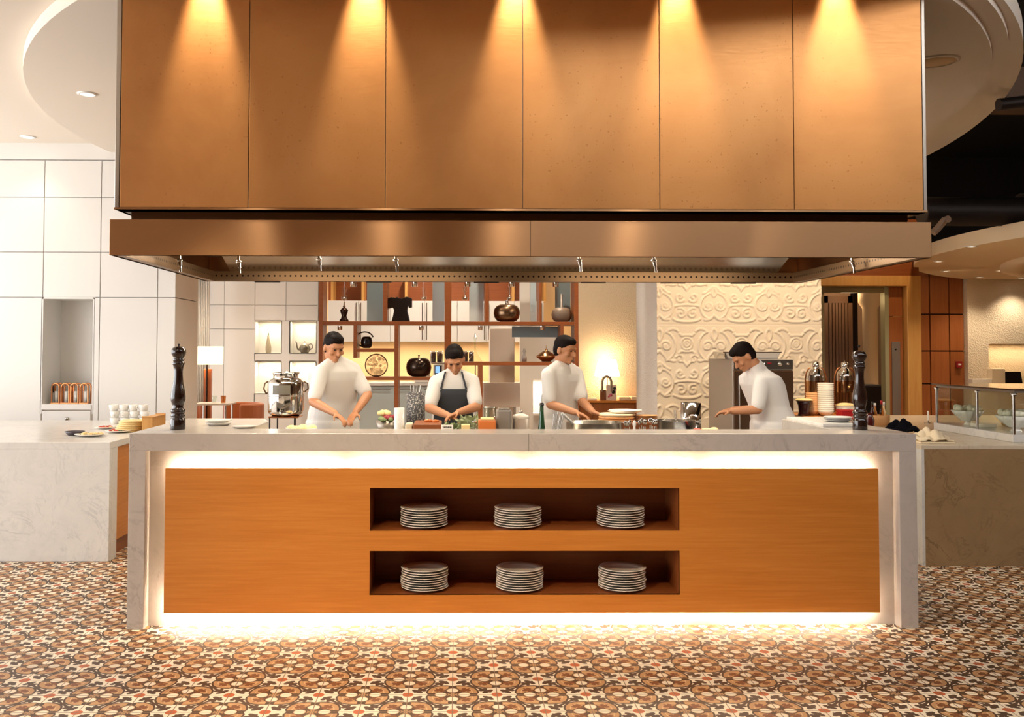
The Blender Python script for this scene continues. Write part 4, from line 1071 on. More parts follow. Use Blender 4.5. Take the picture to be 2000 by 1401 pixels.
MB().bbox(kx(846), kx(868), KY + .03, KY + .3, cz, kz(712) - .002, .01).build('body', mat('machine_grey', '#cfc7bb', .35), t2)
MB().box(kx(849), kx(863), KY + .024, KY + .03, kz(732), kz(714)).build('bezel', BLACK, t2)
MB().box(kx(850.5), kx(859), KY + .021, KY + .024, kz(729), kz(716)).build('display', SCREEN, t2)
t2 = thing('toaster', 'white boxy appliance on the rear counter below the dark round vase', 'appliance', (kx(822), KY - .0, cz + .0))
MB().bbox(kx(809), kx(836), KY - .01, KY + .2, cz, cz + .10, .012).build('body', CERAMIC_W, t2)
for a in (817, 824): MB().box(kx(a), kx(a + 3), KY - .015, KY - .01, cz + .06, cz + .095).build('slot', BLACK, t2)
# pale column, board, and lit niche right of centre
o = MB().bbox(at(957, 690, 11.7).x, at(1005, 690, 11.7).x, 11.7, 12.1, 0, at(980, 642, 11.7).z, .005).build('pillar', mat('beige_column', '#e0d0bd', .6)); tag(o, 'pale beige square pillar behind the shelf divider', 'pillar')
t2 = thing('menu_board', 'blank pale beige board standing behind the divider right of the bowed chef', 'board', (at(980, 790, 11.5).x, 11.5, 0))
p0, p1 = at(944, 795, 11.5), at(1016, 748, 11.5)
MB().bbox(p0.x, p1.x, 11.5, 11.53, p0.z, p1.z, .004).build('panel', mat('board_beige', '#ecdfcb', .7), t2)
MB().box(p0.x + .05, p0.x + .08, 11.505, 11.525, 0, p0.z).box(p1.x - .08, p1.x - .05, 11.505, 11.525, 0, p0.z).build('leg', STEEL_DULL, t2)
struct('wall_back', MB().box(kx(1008), kx(1032), 12.2, 12.3, 0, 2.5).box(kx(1032), kx(1116), 12.2, 12.3, kz(738), kz(660)).box(kx(1032), kx(1116), 12.5, 12.55, 0, kz(738)).box(kx(1032), kx(1116), 12.2, 12.5, kz(800) - .03, kz(800)), WHITE_PANEL)
light('AREA', 'niche_light', ((kx(1034) + kx(1100)) / 2, 12.33, kz(741)), 7, SOFT, aim=((kx(1034) + kx(1100)) / 2, 12.4, 0), shape='RECTANGLE', size=.6, size_y=.05)
lathe_px('jug', 'pale glass jug in the bright niche behind the chef with the outstretched arm', 'jug', 1064, 796, [(0, 0), (8, 0), (9, 6), (9, 20), (5, 28), (4.5, 32), (6, 34)], 12.35, PANE, z0=kz(800) + .002)

# ================================================================ lamp console and lamp
LY = 13.1
t = thing('console_cabinet', 'orange timber console cabinet under the glowing table lamp', 'cabinet', (X(1190, LY), LY, 0))
c0 = at(1132, 783, LY); c1 = at(1290, 783, LY)
MB().bbox(c0.x - .02, c1.x, LY, LY + .45, c0.z - .03, c0.z, .003).build('top', W_VENEER, t)
for a, b_ in ((1132, 1158), (1158, 1193), (1193, 1240), (1240, 1290)):
    MB().bbox(X(a, LY) + .003, X(b_, LY) - .003, LY + .01, LY + .03, .1, c0.z - .036, .003).build('door', W_RED, t)
MB().box(c0.x, c1.x, LY + .031, LY + .44, 0, c0.z - .031).build('body', W_DARK, t)
b = at(1186, 780, LY + .28); zc_ = c0.z + .002
t = thing('table_lamp', 'lit table lamp with a glowing flared shade on the timber console', 'lamp', (b.x, b.y, zc_))
kk = (LY + .2) / F_PX
MB().lathe([(.0001, 0), (9 * kk, 0), (9 * kk, .02), (3 * kk, .03), (.006, .04), (.006, (780 - 735) * kk)], (b.x, b.y, zc_), 24).build('base', BRONZE_D, t)
zs0 = at(1186, 735, LY + .2).z; zs1 = at(1186, 703, LY + .2).z
MB().lathe([(25 * kk, zs0), (17.5 * kk, zs1)], (b.x, b.y, 0), 40, cap=False).build('lamp_shade', SHADE_HOT, t)
light('POINT', 'bulb', (b.x, b.y - .0, zs1 + .03), 5, (1, .74, .42), parent=t, shadow_soft_size=.07)
light('POINT', 'bulb', (b.x, b.y - .0, zs0 - .05), 4, (1, .74, .42), parent=t, shadow_soft_size=.05)
for nm, a, b_, ty, m_, lb in (('picture_card', 1172, 1183, 762, mat('brown_card', '#7c4a2e', .6), 'small brown card standing on the console left of the flower card'), ('picture_card', 1184, 1204, 752, mat('flower_card', '#d9c6bb', .6), 'pale card with pink and black flowers on the console')):
    t = thing(nm, lb, 'card', (X((a + b_) / 2, LY + .06), LY + .06, zc_))
    MB().box(X(a, LY + .06), X(b_, LY + .06), LY + .06, LY + .075, zc_, at(1186, ty, LY + .06).z).build('sheet', m_, t)
    if b_ == 1204:
        for (px, py, r, mm) in ((1189, 775, .014, mat('pink_print', '#c2506e', .6)), (1193, 772, .022, mat('pink_print2', '#cf5f80', .6)), (1198, 766, .026, BLACK), (1200, 759, .02, BLACK)):
            c = at(px, py, LY + .06); MB().lathe([(.0001, 0), (r, 0), (r, .002), (.0001, .002)], (0, 0, 0), 12).xf(Matrix.Translation((c.x, LY + .06, c.z)) @ Matrix.Rotation(PI / 2, 4, 'X')).build('blossom', mm, t)
t = thing('ring_handle_jug', 'grey arch-handled vessel standing right before the table lamp', 'vessel', (X(1185, LY + .07), LY + .07, zc_))
MB().tube([at(px, py, LY + .07) for px, py in ((1176, 765), (1176, 745), (1179, 738), (1185, 735), (1191, 738), (1194, 745), (1194, 765))], .018, 10).build('handle', mat('stone_grey', '#9d8c78', .6), t)
MB().bbox(X(1174, LY + .07), X(1196, LY + .07), LY + .09, LY + .16, zc_, at(1186, 762, LY + .07).z, .02).build('body', mat('stone_grey2', '#9d8c78', .6), t)
for i, (a, b_, h_, m_, lb) in enumerate(((1208, 1230, .045, CREAMCLOTH, 'pale flat box lying on the console right of the flower card'), (1232, 1245, .05, CREAMCLOTH, 'pale box at the right end of the timber console'), (1135, 1165, .03, CERAMIC, 'low stack of papers at the left end of the timber console'))):
    o = MB().bbox(X(a, LY + .1), X(b_, LY + .1), LY + .05, LY + .25, zc_, zc_ + h_, .005).build('box' if i < 2 else 'paper_stack', m_); tag(o, lb, 'box' if i < 2 else 'papers')

# ================================================================ far left lounge corner
t = thing('floor_lamp', 'floor lamp with a cream drum shade and leather-brown post in the far left corner', 'lamp', (X(405, 13.3), 13.3, 0))
for a, b_, yy in ((376, 421, 13.25), (419, 436, 13.42)):
    xa_, xb_ = X(a, yy), X(b_, yy); MB().lathe([((xb_ - xa_) / 2, at(405, 712, yy).z), ((xb_ - xa_) / 2, at(405, 677, yy).z)], ((xa_ + xb_) / 2, yy, 0), 32, cap=False).build('lamp_shade', SHADE, t)
MB().bbox(X(399, 13.3), X(413, 13.3), 13.28, 13.36, 0, at(405, 721, 13.3).z, .004).build('post', LEATHER, t)
MB().tube([(X(404.5, 13.26), 13.26, 0), (X(404.5, 13.26), 13.26, at(404, 705, 13.26).z)], .012, 8).build('pole', BRONZE_D, t)
light('POINT', 'bulb', (X(400, 13.3), 13.2, at(405, 693, 13.3).z), 5, SOFT, parent=t, shadow_soft_size=.1)
def armchair(c, label, rz):
    t = thing('armchair', label, 'armchair', (0, 0, 0), 'leather armchairs in the far corner')
    MB().bbox(-.33, .33, -.32, .30, .22, .44, .04).build('seat', LEATHER, t)
    p = [(.36 * math.cos(a), .34 * math.sin(a)) for a in np.linspace(-.35, PI + .35, 22)]; q = [(.29 * math.cos(a), .27 * math.sin(a)) for a in np.linspace(PI + .35, -.35, 22)]
    MB().prismz(p + q, .2, .80).build('backrest', LEATHER, t, bevel=.02)
    for x in (-.27, .27):
        for y in (-.25, .22): MB().tube([(x, y, 0), (x, y, .22)], [.014, .02], 8).build('leg', W_DARK, t)
    t.location = c; t.rotation_euler = (0, 0, rz); return t
armchair((X(468, 13.3), 13.3, 0), 'tan leather tub armchair behind the island near the milk can', -1.0)
armchair((X(345, 12.9), 13.0, 0), 'tan leather tub armchair half hidden by the white cabinet wall', .3)
t = thing('side_table', 'small white-topped table with thin metal frame between the leather armchairs', 'table', (X(425, 11.9), 11.9, 0))
za = at(425, 787, 11.9).z
MB().bbox(X(386, 11.9), X(455, 11.9), 11.7, 12.1, za - .02, za, .004).build('table_top', mat('table_white', '#d9c9ba', .3), t)
for a in (392, 448):
    for y in (11.73, 12.07): MB().tube([(X(a, 11.9), y, 0), (X(a, 11.9), y, za - .02)], .011, 8).build('leg', STEEL, t)
for a, m_, lb in ((420, PANE, 'clear drinking glass on the small table, left of two'), (437, PANE_AMBER, 'amber drinking glass on the small table, right of two')):
    o = MB().lathe([(.0001, .003), (.028, .003), (.034, .09), (.031, .09), (.026, .006)], (X(a, 11.85), 11.85, za), 16, cap=False).build('drinking_glass', m_); tag(o, lb, 'glass')

# ================================================================ copper arches in the cabinet niche
zN = .995
for i, a in enumerate((112, 131, 149, 168)):
    c = X(a, 9.75); lb = 'copper arch frame holding a white candle in the wall niche, %s of four' % ['leftmost', 'second from left', 'third from left', 'rightmost'][i]
    t = thing('arch_lantern', lb, 'lantern', (c, 9.75, zN), 'copper arches in the wall niche')
    for yy, nm in ((9.72, 'arch'), (9.80, 'arch')):
        pts = [(c - .038, yy, zN)] + [(c - .038 * math.cos(q), yy, zN + .165 + .038 * math.sin(q)) for q in np.linspace(0, PI, 12)] + [(c + .038, yy, zN)]
        MB().tube(pts, .009, 8).build(nm, COPPER, t)
    MB().bbox(c - .047, c + .047, 9.70, 9.82, zN, zN + .012, .003).build('foot', COPPER, t)
    MB().lathe([(.0001, .012), (.024, .012), (.024, .125), (.0001, .125)], (c, 9.76, zN), 18).build('candle', CERAMIC_W, t)
c = at(97, 757, 9.65); t = thing('power_socket', 'dark power socket on the left side of the wall niche', 'socket', (nx0 + .012, 9.85, c.z))
MB().bbox(nx0 + .013, nx0 + .022, 9.83, 9.88, 1.10, 1.17, .002).build('plate', DARKMETAL, t)

# ================================================================ left counter: food and crockery
zt = IT
def blob(mb, c, r, n, sp, rg, flat=.5):
    for _ in range(n):
        a = rg.random() * 2 * PI; q = sp * math.sqrt(rg.random()); rr = r * rg.uniform(.6, 1.2)
        mb.ellips((c[0] + q * math.cos(a), c[1] + q * math.sin(a), c[2] + rr * flat * .7), (rr, rr * rg.uniform(.6, 1), rr * flat), 8, 6)
rg = random.Random(11)
p = atz(146, 850, zt)
t = thing('dip_bowl', 'small dark bowl at the front of the left counter', 'bowl', p)
MB().lathe([(.0001, 0), (.05, 0), (.078, .03), (.074, .031), (.048, .006), (.0001, .006)], p, 28, cap=False).build('bowl', mat('plum_bowl', '#4a4248', .3), t)
def food_plate(px, py, r, label, top_=True, z=zt, m_=CERAMIC, kinds=((FOOD_Y, 14, .020), (FOOD_R, 9, .014), (LEAF_D, 8, .013))):
    p = atz(px, py, z); t = thing('food_plate', label, 'plate of food', p)
    MB().lathe([(.0001, .004), (r * .6, .004), (r * .98, .016), (r, .018), (r * .97, .02), (r * .6, .008), (.0001, .008)], p, 36, cap=False).build('plate', m_, t)
    nm = iter(('filling', 'topping', 'garnish'))
    for mm, n, rr in kinds:
        q = MB(); blob(q, (p.x, p.y, p.z + .010), rr, n, r * .62, rg, .55); q.build(next(nm), mm, t)
    return t
food_plate(178, 852, .125, 'ivory plate of salad nearest the front edge of the left counter')
food_plate(232, 845, .11, 'plate of tomatoes and greens behind the front plate on the left counter', kinds=((FOOD_R, 14, .018), (FOOD_Y, 8, .016), (LEAF_D, 10, .012)))
food_plate(207, 838, .09, 'small plate of red peppers at the back of the left counter plates', kinds=((FOOD_R, 16, .016), (FOOD_Y, 5, .014), (LEAF_D, 5, .012)))
t = thing('herb_bunch', 'bunch of fresh green herbs behind the salad plates on the left counter', 'herbs', atz(253, 838, zt))
p = atz(253, 838, zt); q = MB(); blob(q, (p.x, p.y, p.z + .01), .022, 26, .06, rg, .9); blob(q, (p.x, p.y, p.z + .035), .014, 16, .04, rg, .9); q.build('leaves', LEAF_D, t)
# flatbread stack and wood block
p = at(305, 832, 7.9); t = thing('bread_block', 'orange-brown wooden crate at the back right of the left counter', 'crate', (p.x, 7.9, zt))
a_, b_ = X(305, 7.9), X(333, 7.9); xr_ = min(b_, IR - .01)
MB().bbox(a_, xr_, 7.8, 8.15, zt, zt + .13, .008).build('box', W_PALE, t)
t = thing('bread_pile', 'pile of pale flatbreads beside the wooden crate on the left counter', 'bread', (X(275, 7.9), 7.9, zt))
for k in range(6):
    o = MB().lathe([(.0001, 0), (.10, 0), (.115, .008), (.10, .016), (.0001, .018)], (X(258 + k * 2, 8.02), 7.95 + rg.uniform(-.01, .01), zt + k * .016), 24).build('flatbread', FOOD_Y, t)
cup0 = None
rows = [(224, 810), (244, 808), (262, 811), (282, 808)]
cupY = 8.75
def cup(loc, label):
    global cup0
    if cup0 is None:
        cup0 = thing('cup', label, 'cup', loc, 'stacked white cups on the left counter')
        MB().lathe([(.0001, 0), (.028, 0), (.032, .004), (.040, .03), (.044, .058), (.0415, .058), (.036, .03), (.028, .007), (.0001, .006)], loc, 24, cap=False).build('bowl', CERAMIC_W, cup0)
        b = Vector(loc); MB().tube([b + Vector((.040, 0, .048)), b + Vector((.060, 0, .045)), b + Vector((.062, 0, .028)), b + Vector((.038, 0, .02))], .004, 6).build('handle', CERAMIC_W, cup0)
    else: dup(cup0, loc, label, rg.random() * 6, 'stacked white cups on the left counter')
names = ['leftmost', 'second', 'third', 'rightmost']
for i, px in enumerate((226, 246, 264, 284)):
    for lv in range(3):
        cup((X(px, cupY) - (.01 if lv == 2 else 0), cupY, zt + lv * .059), 'white cup, %s of its tower, in the %s of four cup towers' % (['bottom', 'middle', 'top'][lv], names[i]))

# ================================================================ on the island: left arm and front slab
def ivory_dish(px, py, r, h, n, lbl, grp):
    p = atz(px, py, CT)
    for k in range(n):
        o = MB().lathe([(.0001, .004), (r * .7, 0), (r * .95, h * .8), (r, h), (r * .97, h), (r * .7, .006), (.0001, .008)], (0, 0, 0), 36, cap=False).build('dish', CERAMIC_W)
        o.location = (p.x, p.y, CT + k * (h + .001)); tag(o, ('%s dish of two in the white stack ' % ['lower', 'upper'][k] if n > 1 else 'shallow white dish ') + lbl, 'dish', grp if n > 1 else None)
ivory_dish(427, 831, .082, .017, 2, 'at the left arm of the island', 'white dishes by the left pepper mill')
ivory_dish(477, 836, .075, .012, 1, 'right of the white dish stack at the left end of the island', None)

WZ = .925     # steel worktop behind the slab
# milk can on its stand
cy_ = 7.0; k = cy_ / F_PX
b = at(558, 812, cy_)
t = thing('can_stand', 'black metal stand with thin legs carrying the big steel can', 'stand', (b.x, cy_, WZ))
MB().bbox(b.x - 29 * k, b.x + 29 * k, cy_ - .1, cy_ + .1, b.z - .012, b.z, .003).build('top_plate', COPPER, t)
for a, yy in ((532, -.08), (539, .08), (574, .08), (580, -.08)):
    x = X(a, cy_); MB().tube([(x, cy_ + yy, WZ), (x, cy_ + yy, b.z - .01)], .0055, 8).build('leg', DARKMETAL, t)
t = thing('milk_can', 'big polished steel can with a narrow neck, side clamp and small tap', 'can', (b.x, cy_, b.z))
MB().lathe([(r * k, h * k) for r, h in ((0, 0), (26, 0), (33, 5), (34.5, 10), (35, 40), (35, 62), (34, 66), (27, 71), (24, 73))], (b.x, cy_, b.z), 48).build('body', CHROME, t)
MB().lathe([(r * k, h * k) for r, h in ((24, 72), (24, 79), (26.5, 82), (26.5, 84), (25, 84), (22, 80), (22, 73))], (b.x, cy_, b.z), 48, cap=False).build('neck', CHROME, t)
MB().lathe([(r * k, h * k) for r, h in ((35.3, 38), (35.7, 39), (35.3, 40))], (b.x, cy_, b.z), 48, cap=False).build('band', STEEL_DULL, t)
q = MB(); vs = []
for zz in (42, 60):
    for a in np.linspace(-PI / 2 - .62, -PI / 2 + .42, 12): vs.append((b.x + 35.4 * k * math.cos(a), cy_ + 35.4 * k * math.sin(a), b.z + zz * k))
q.add(vs, [(i, i + 1, i + 13, i + 12) for i in range(11)], True); q.build('label_plate', mat('dark_label', '#6d665a', .5), t)
MB().tube([(b.x - 35 * k, cy_, b.z + 66 * k), (b.x - 41 * k, cy_, b.z + 62 * k), (b.x - 43 * k, cy_, b.z + 52 * k), (b.x - 39 * k, cy_, b.z + 44 * k), (b.x - 35 * k, cy_, b.z + 44 * k)], .006, 8).build('clamp', BRONZE, t)
MB().tube([(b.x + 35 * k, cy_, b.z + 66 * k), (b.x + 42 * k, cy_, b.z + 62 * k), (b.x + 43 * k, cy_, b.z + 52 * k), (b.x + 36 * k, cy_, b.z + 46 * k)], .005, 8).build('clamp', BRONZE, t)
MB().tube([(b.x - 2 * k, cy_ - 34 * k, b.z + 12 * k), (b.x - 2 * k, cy_ - 44 * k, b.z + 12 * k), (b.x - 3 * k, cy_ - 47 * k, b.z + 6 * k)], .007, 8).tube([(b.x - 4 * k, cy_ - 42 * k, b.z + 15 * k), (b.x + 8 * k, cy_ - 42 * k, b.z + 19 * k)], .004, 6).build('tap', CHROME, t)
p = at(588, 835, 6.7); t = thing('pasta_bowl', 'wide pale bowl with yellow dough between the steel can and the left chef', 'bowl', (p.x, 6.72, WZ))
MB().lathe([(.0001, 0), (.07, 0), (.11, .075), (.105, .075), (.065, .008), (.0001, .008)], (p.x, 6.72, WZ), 32, cap=False).build('bowl', CERAMIC, t)
q = MB(); blob(q, (p.x, 6.72, WZ + .055), .03, 20, .075, rg, .7); q.build('dough', FOOD_Y, t)

# produce basket by the divider post
p = at(755, 800, 7.2); t = thing('produce_bowl', 'bowl of yellow and red produce behind the white cylinder', 'bowl', (p.x, 7.2, WZ))
MB().lathe([(.0001, 0), (.06, 0), (.085, .09), (.08, .09), (.055, .008), (.0001, .008)], (p.x, 7.2, WZ), 28, cap=False).build('bowl', STEEL_DULL, t)
q = MB(); blob(q, (p.x - .02, 7.2, WZ + .13), .026, 16, .04, rg, .9); q.build('pasta', FOOD_Y, t)
q = MB(); blob(q, (p.x + .03, 7.18, WZ + .10), .022, 12, .04, rg, .9); q.build('onions', mat('red_onion', '#8e3038', .35), t)
q = MB(); blob(q, (p.x, 7.15, WZ + .09), .02, 8, .05, rg, .9); q.build('greens', LEAF, t)
def cyl(name, label, cat, px, w_px, ytop, Y, m, z0=WZ, taper=1.0, parts=None):
    p = at(px, ytop, Y); r = w_px / 2 * Y / F_PX
    t = thing(name, label, cat, (p.x, Y, z0)); h = p.z - z0
    MB().lathe([(.0001, 0), (r * taper, 0), (r, h), (r * .93, h), (r * taper * .93, .006), (.0001, .006)], (p.x, Y, z0), 32, cap=False).build('body', m, t)
    return t, p, r, h
t, p, r, h = cyl('candle_holder', 'plain white ceramic cylinder standing behind the front slab left of the board', 'vase', 780, 20, 797, 5.85, CERAMIC_W)
MB().lathe([(.0001, h - .01), (r * .9, h - .01), (.0001, h)], (p.x, 5.85, WZ), 24).build('candle', CERAMIC, t)
speck = mat('speckled_black', '#48464a', .55); tr, bb_ = tree(speck)
tr.links.new(ramp(tr, noise(tr, coords(tr), 90, 2), [(.52, '#3c3a3d'), (.60, '#9c968f')]), bb_.inputs['Base Color'])
t, p, r, h = cyl('waste_bin', 'speckled dark grey cylinder container at the left of the bowed chef', 'container', 812, 36, 766, 7.2, speck)
MB().lathe([(.0001, h - .004), (r * .95, h - .004), (.0001, h - .002)], (p.x, 7.2, WZ), 28).build('contents', CERAMIC, t)
q = MB()
for i in range(4): q.tube([(p.x - .03 + i * .02, 7.2, WZ + h - .02), (p.x - .035 + i * .024, 7.2, WZ + h + .05)], .007, 6)
q.build('handle', STEEL, t)
# tray, board, knife-work in front of the bowed chef
p = at(818, 828, 6.3); t = thing('dough_tray', 'cream shallow tray with dough left of the dark board', 'tray', (p.x, 6.3, WZ))
MB().prism([(p.x - .09, WZ), (p.x + .08, WZ), (p.x + .115, WZ + .09), (p.x + .10, WZ + .09), (p.x + .07, WZ + .02), (p.x - .08, WZ + .02), (p.x - .10, WZ + .09), (p.x - .115, WZ + .09)], 6.15, 6.45).build('tray', CERAMIC, t)
q = MB(); blob(q, (p.x - .0, 6.3, WZ + .05), .05, 10, .06, rg, .6); q.build('dough', FOOD_Y, t)
p0, p1 = at(808, 838, 5.8), at(862, 827, 5.8)
t = thing('cutting_board', 'thick dark brown cutting block in front of the bowed chef', 'board', ((p0.x + p1.x) / 2, 5.85, WZ))
MB().bbox(p0.x, p1.x, 5.72, 6.05, WZ, p1.z, .006).build('block', W_DARK, t)
o = MB().bbox(at(792, 838, 5.8).x, at(806, 838, 5.8).x, 5.75, 5.9, WZ, at(800, 827, 5.8).z, .01).build('cheese_block', CREAMCLOTH); tag(o, 'cream cheese block left of the dark cutting block', 'cheese')
q = MB(); blob(q, (at(845, 826, 5.9).x, 5.9, p1.z), .016, 8, .04, rg, .6); o = q.build('sliced_tomato', ORANGE_C, origin=(at(845, 826, 5.9).x, 5.9, p1.z)); tag(o, 'orange sliced vegetables lying on the dark cutting block', 'vegetables', kind='stuff')
p0 = at(862, 839, 5.68); p1 = at(885, 829, 5.68)
t = thing('name_tag', 'small white plate with dark lettering on the edge behind the slab', 'sign', ((p0.x + p1.x) / 2, 5.67, CT))
MB().bbox(p0.x, p1.x, 5.60, 5.605, CT, CT + .028, .001).build('plate', CERAMIC_W, t)
q = MB()
for i in range(9): q.box(p0.x + .010 + i * .0058, p0.x + .013 + i * .0058 + (.001 if i % 3 else 0), 5.5985, 5.5999, CT + .008, CT + .008 + (.010 if i % 3 else .014))
q.build('lettering', BLACK, t)
def leaves(mb, c, n, rx, rz, L, rg):
    for _ in range(n):
        a = rg.random() * 2 * PI; r = math.sqrt(rg.random()); p = Vector((c[0] + rx * r * math.cos(a), c[1] + .08 * r * math.sin(a), c[2] + rz * rg.random()))
        d = Vector((math.cos(a), math.sin(a) * .6, rg.uniform(.1, 1.2))).normalized(); s_ = d.orthogonal().normalized(); s_ = (Matrix.Rotation(rg.random() * 3, 3, d) @ s_); w_ = L * .26; n_ = d.cross(s_) * .004
        pts = [p, p + d * L * .35 + s_ * w_ + n_, p + d * L, p + d * L * .35 - s_ * w_ + n_, p + d * L * .5 - n_ * 2]
        mb.add(pts, [(0, 1, 4), (1, 2, 4), (2, 3, 4), (3, 0, 4)])
for (px, py, n, rx, rz, lb, mm) in ((870, 826, 90, .075, .035, 'low bunch of pale green sage leaves beside the dark cutting block', LEAF), (926, 822, 120, .085, .085, 'taller bunch of grey-green herbs right of the sage', mat('dusty_leaf', '#939a72', .7))):
    p = at(px, py, 6.18); b0 = WZ + .02; t = thing('herb_bunch', lb, 'herbs', (p.x, 6.18, b0))
    MB().lathe([(.0001, 0), (.07, 0), (.085, .09), (.08, .09), (.0001, .08)], (p.x, 6.18, WZ), 24).build('bowl', CERAMIC, t)
    q = MB(); leaves(q, (p.x, 6.18, WZ + .09), n, rx, rz, .05, rg); q.build('leaves', mm, t)
o = MB().bbox(at(901, 838, 5.75).x, at(918, 838, 5.75).x, 5.7, 5.78, WZ, at(910, 829, 5.75).z, .004).build('butter_block', FOOD_Y); tag(o, 'small yellow butter block in front of the herbs', 'butter')
t, p, r, h = cyl('spice_jar', 'small clear jar between the butter block and the orange box', 'jar', 927, 9, 826, 5.8, PANE)
MB().lathe([(.0001, h), (r * 1.05, h), (r * 1.05, h + .01), (.0001, h + .01)], (p.x, 5.8, WZ), 16).build('lid', STEEL, t)
# orange box with glass on it, grey pot, beige pan
p0, p1 = at(934, 838, 5.8), at(968, 820, 5.8)
t = thing('salt_box', 'orange-red square box behind the front slab right of the herbs', 'box', ((p0.x + p1.x) / 2, 5.8, WZ))
MB().bbox(p0.x, p1.x, 5.74, 5.86, WZ, p1.z, .008).build('box', ORANGE_C, t)
MB().bbox(p0.x + .015, p1.x - .01, 5.75, 5.85, p1.z, p1.z + .012, .003).build('lid', FOOD_Y, t)
t, p, r, h = cyl('glass_jar', 'clear glass jar with pink contents behind the orange box', 'jar', 957, 26, 797, 6.3, PANE)
MB().lathe([(.0001, .01), (r * .88, .01), (r * .88, h * .75), (.0001, h * .75)], (p.x, 6.3, WZ), 24).build('contents', mat('pink_food', '#c98a78', .5), t)
MB().lathe([(.0001, h), (r * 1.03, h), (r * 1.03, h + .008), (.0001, h + .008)], (p.x, 6.3, WZ), 24).build('lid', STEEL, t)
p0, p1 = at(969, 838, 5.85), at(999, 799, 5.85)
t = thing('grey_canister', 'matt grey squared canister right of the orange box', 'canister', ((p0.x + p1.x) / 2, 5.85, WZ))
MB().bbox(p0.x, p1.x, 5.80, 5.90, WZ, p1.z, .014).build('body', GREY_C, t)
MB().bbox(p0.x + .012, p1.x - .012, 5.81, 5.89, p1.z, p1.z + .006, .002).build('lid', STEEL_DULL, t)
t, p, r, h = cyl('cooking_pot', 'grey-beige cooking pot with a pale lid right of the grey canister', 'pot', 1017, 34, 817, 5.9, mat('pot_taupe', '#a59383', .4))
MB().lathe([(.0001, h - .002), (r, h - .002), (r * .9, h + .018), (r * .3, h + .03), (.0001, h + .032)], (p.x, 5.9, WZ), 28).build('lid', CERAMIC, t)
MB().ellips((p.x, 5.9, WZ + h + .038), (.012, .012, .012)).build('knob', STEEL, t)
# green bottle
by = 5.80; kb = by / F_PX; c = at(1058, 838, by)
t = thing('oil_bottle', 'green glass oil bottle with a steel pourer behind the slab', 'bottle', (c.x, by, WZ))
z1 = at(1058, 788, by).z - WZ
MB().lathe([(.0001, 0), (.027, 0), (.028, .006), (.028, .08), (.026, .115), (.018, z1 * .6), (.0125, z1 * .82), (.0115, z1 - .012), (.014, z1 - .01), (.014, z1), (.0001, z1)], (c.x, by, WZ), 28).build('bottle', GREEN_G, t)
MB().lathe([(.0145, z1 - .014), (.0145, z1 + .002), (.0001, z1 + .004)], (c.x, by, WZ), 20).build('collar', BLACK, t)
MB().tube([(c.x, by, WZ + z1), (c.x, by, WZ + z1 + .03), (c.x + .002, by, WZ + z1 + .055)], [.004, .003, .0025], 8).build('pourer', STEEL, t)
# tongs & whisk in a holder
def utensils(px, w_px, n, ytop, Y, label, name, m_=STEEL, lean=.3, seed=1, head='spoon'):
    r_ = random.Random(seed); p = at(px, ytop, Y)
    t = thing(name, label, 'utensils', (p.x, Y, WZ)); wv = w_px / 2 * Y / F_PX
    hh = .10
    MB().lathe([(.0001, 0), (wv * .8, 0), (wv * .85, hh), (wv * .80, hh), (wv * .75, .004), (.0001, .004)], (p.x, Y, WZ), 20, cap=False).build('holder', STEEL_DULL, t)
    for i in range(n):
        u = -1 + 2 * (i + .5) / n; b0 = Vector((p.x + u * wv * .5, Y + r_.uniform(-.4, .4) * wv, WZ + .01)); e0 = Vector((p.x + u * wv + lean * .04, b0.y, p.z - r_.uniform(0, .02)))
        q = MB().tube([b0, lerp(b0, e0, .85)], .0028, 6)
        if head == 'spoon': q.ellips(e0, (.009, .005, .017), 8, 6)
        else: q.tube([lerp(b0, e0, .85), e0], [.0028, .0035], 6)
        q.build('utensil', m_, t)
    return t
utensils(1079, 24, 6, 805, 5.78, 'thin steel tongs and tweezers in a holder right of the green bottle', 'tweezer_set', STEEL, 1.0, 3, 'rod')
utensils(1225, 12, 4, 822, 5.72, 'first small holder of steel cutlery left of the pale spoon', 'cutlery_holder', STEEL, 0, 5)
utensils(1255, 16, 4, 820, 5.72, 'second holder of steel spoons below the stack of brown plates', 'cutlery_holder', STEEL, 0, 6)
utensils(1275, 16, 5, 821, 5.72, 'third holder of steel spoons beside the right pan', 'cutlery_holder', CHROME, 0, 7)
o = MB().ellips((at(1239, 830, 5.72).x, 5.72, at(1239, 828, 5.72).z), (.012, .008, .02)).tube([(at(1239, 830, 5.72).x, 5.72, WZ), (at(1239, 830, 5.72).x, 5.72, at(1239, 832, 5.72).z)], .008, 8).build('spoon', CERAMIC_W, origin=(at(1239, 830, 5.72).x, 5.72, WZ)); tag(o, 'pale ceramic spoon upright between the cutlery holders', 'spoon')
# pans
def pan(x0, x1, ytop, Y, label, handle=None, hm=CERAMIC_W):
    a, b_ = at(x0, ytop, Y), at(x1, ytop, Y); r = (b_.x - a.x) / 2; cx = (a.x + b_.x) / 2; h = a.z - .955
    t = thing('pan', label, 'pan', (cx, Y, .955))
    MB().lathe([(.0001, 0), (r * .96, 0), (r * .985, .01), (r, h), (r * 1.02, h + .002), (r * .98, h), (r * .96, .012), (.0001, .008)], (cx, Y, .955), 48, cap=False).build('body', STEEL, t)
    if handle:
        MB().tube([Vector(handle[0]), Vector(handle[1])], [.007, .009], 8).build('handle', hm, t)
    return t, cx, r
t, cx, r = pan(1106, 1216, 825, 6.05, 'wide low stainless steel pan right of the green bottle', (at(1118, 826, 6.0), at(1098, 808, 5.95)))
t, cx, r = pan(1284, 1357, 821, 6.05, 'smaller stainless steel pan below the steel pot', (at(1320, 820, 6.1), at(1318, 803, 6.15)), STEEL)
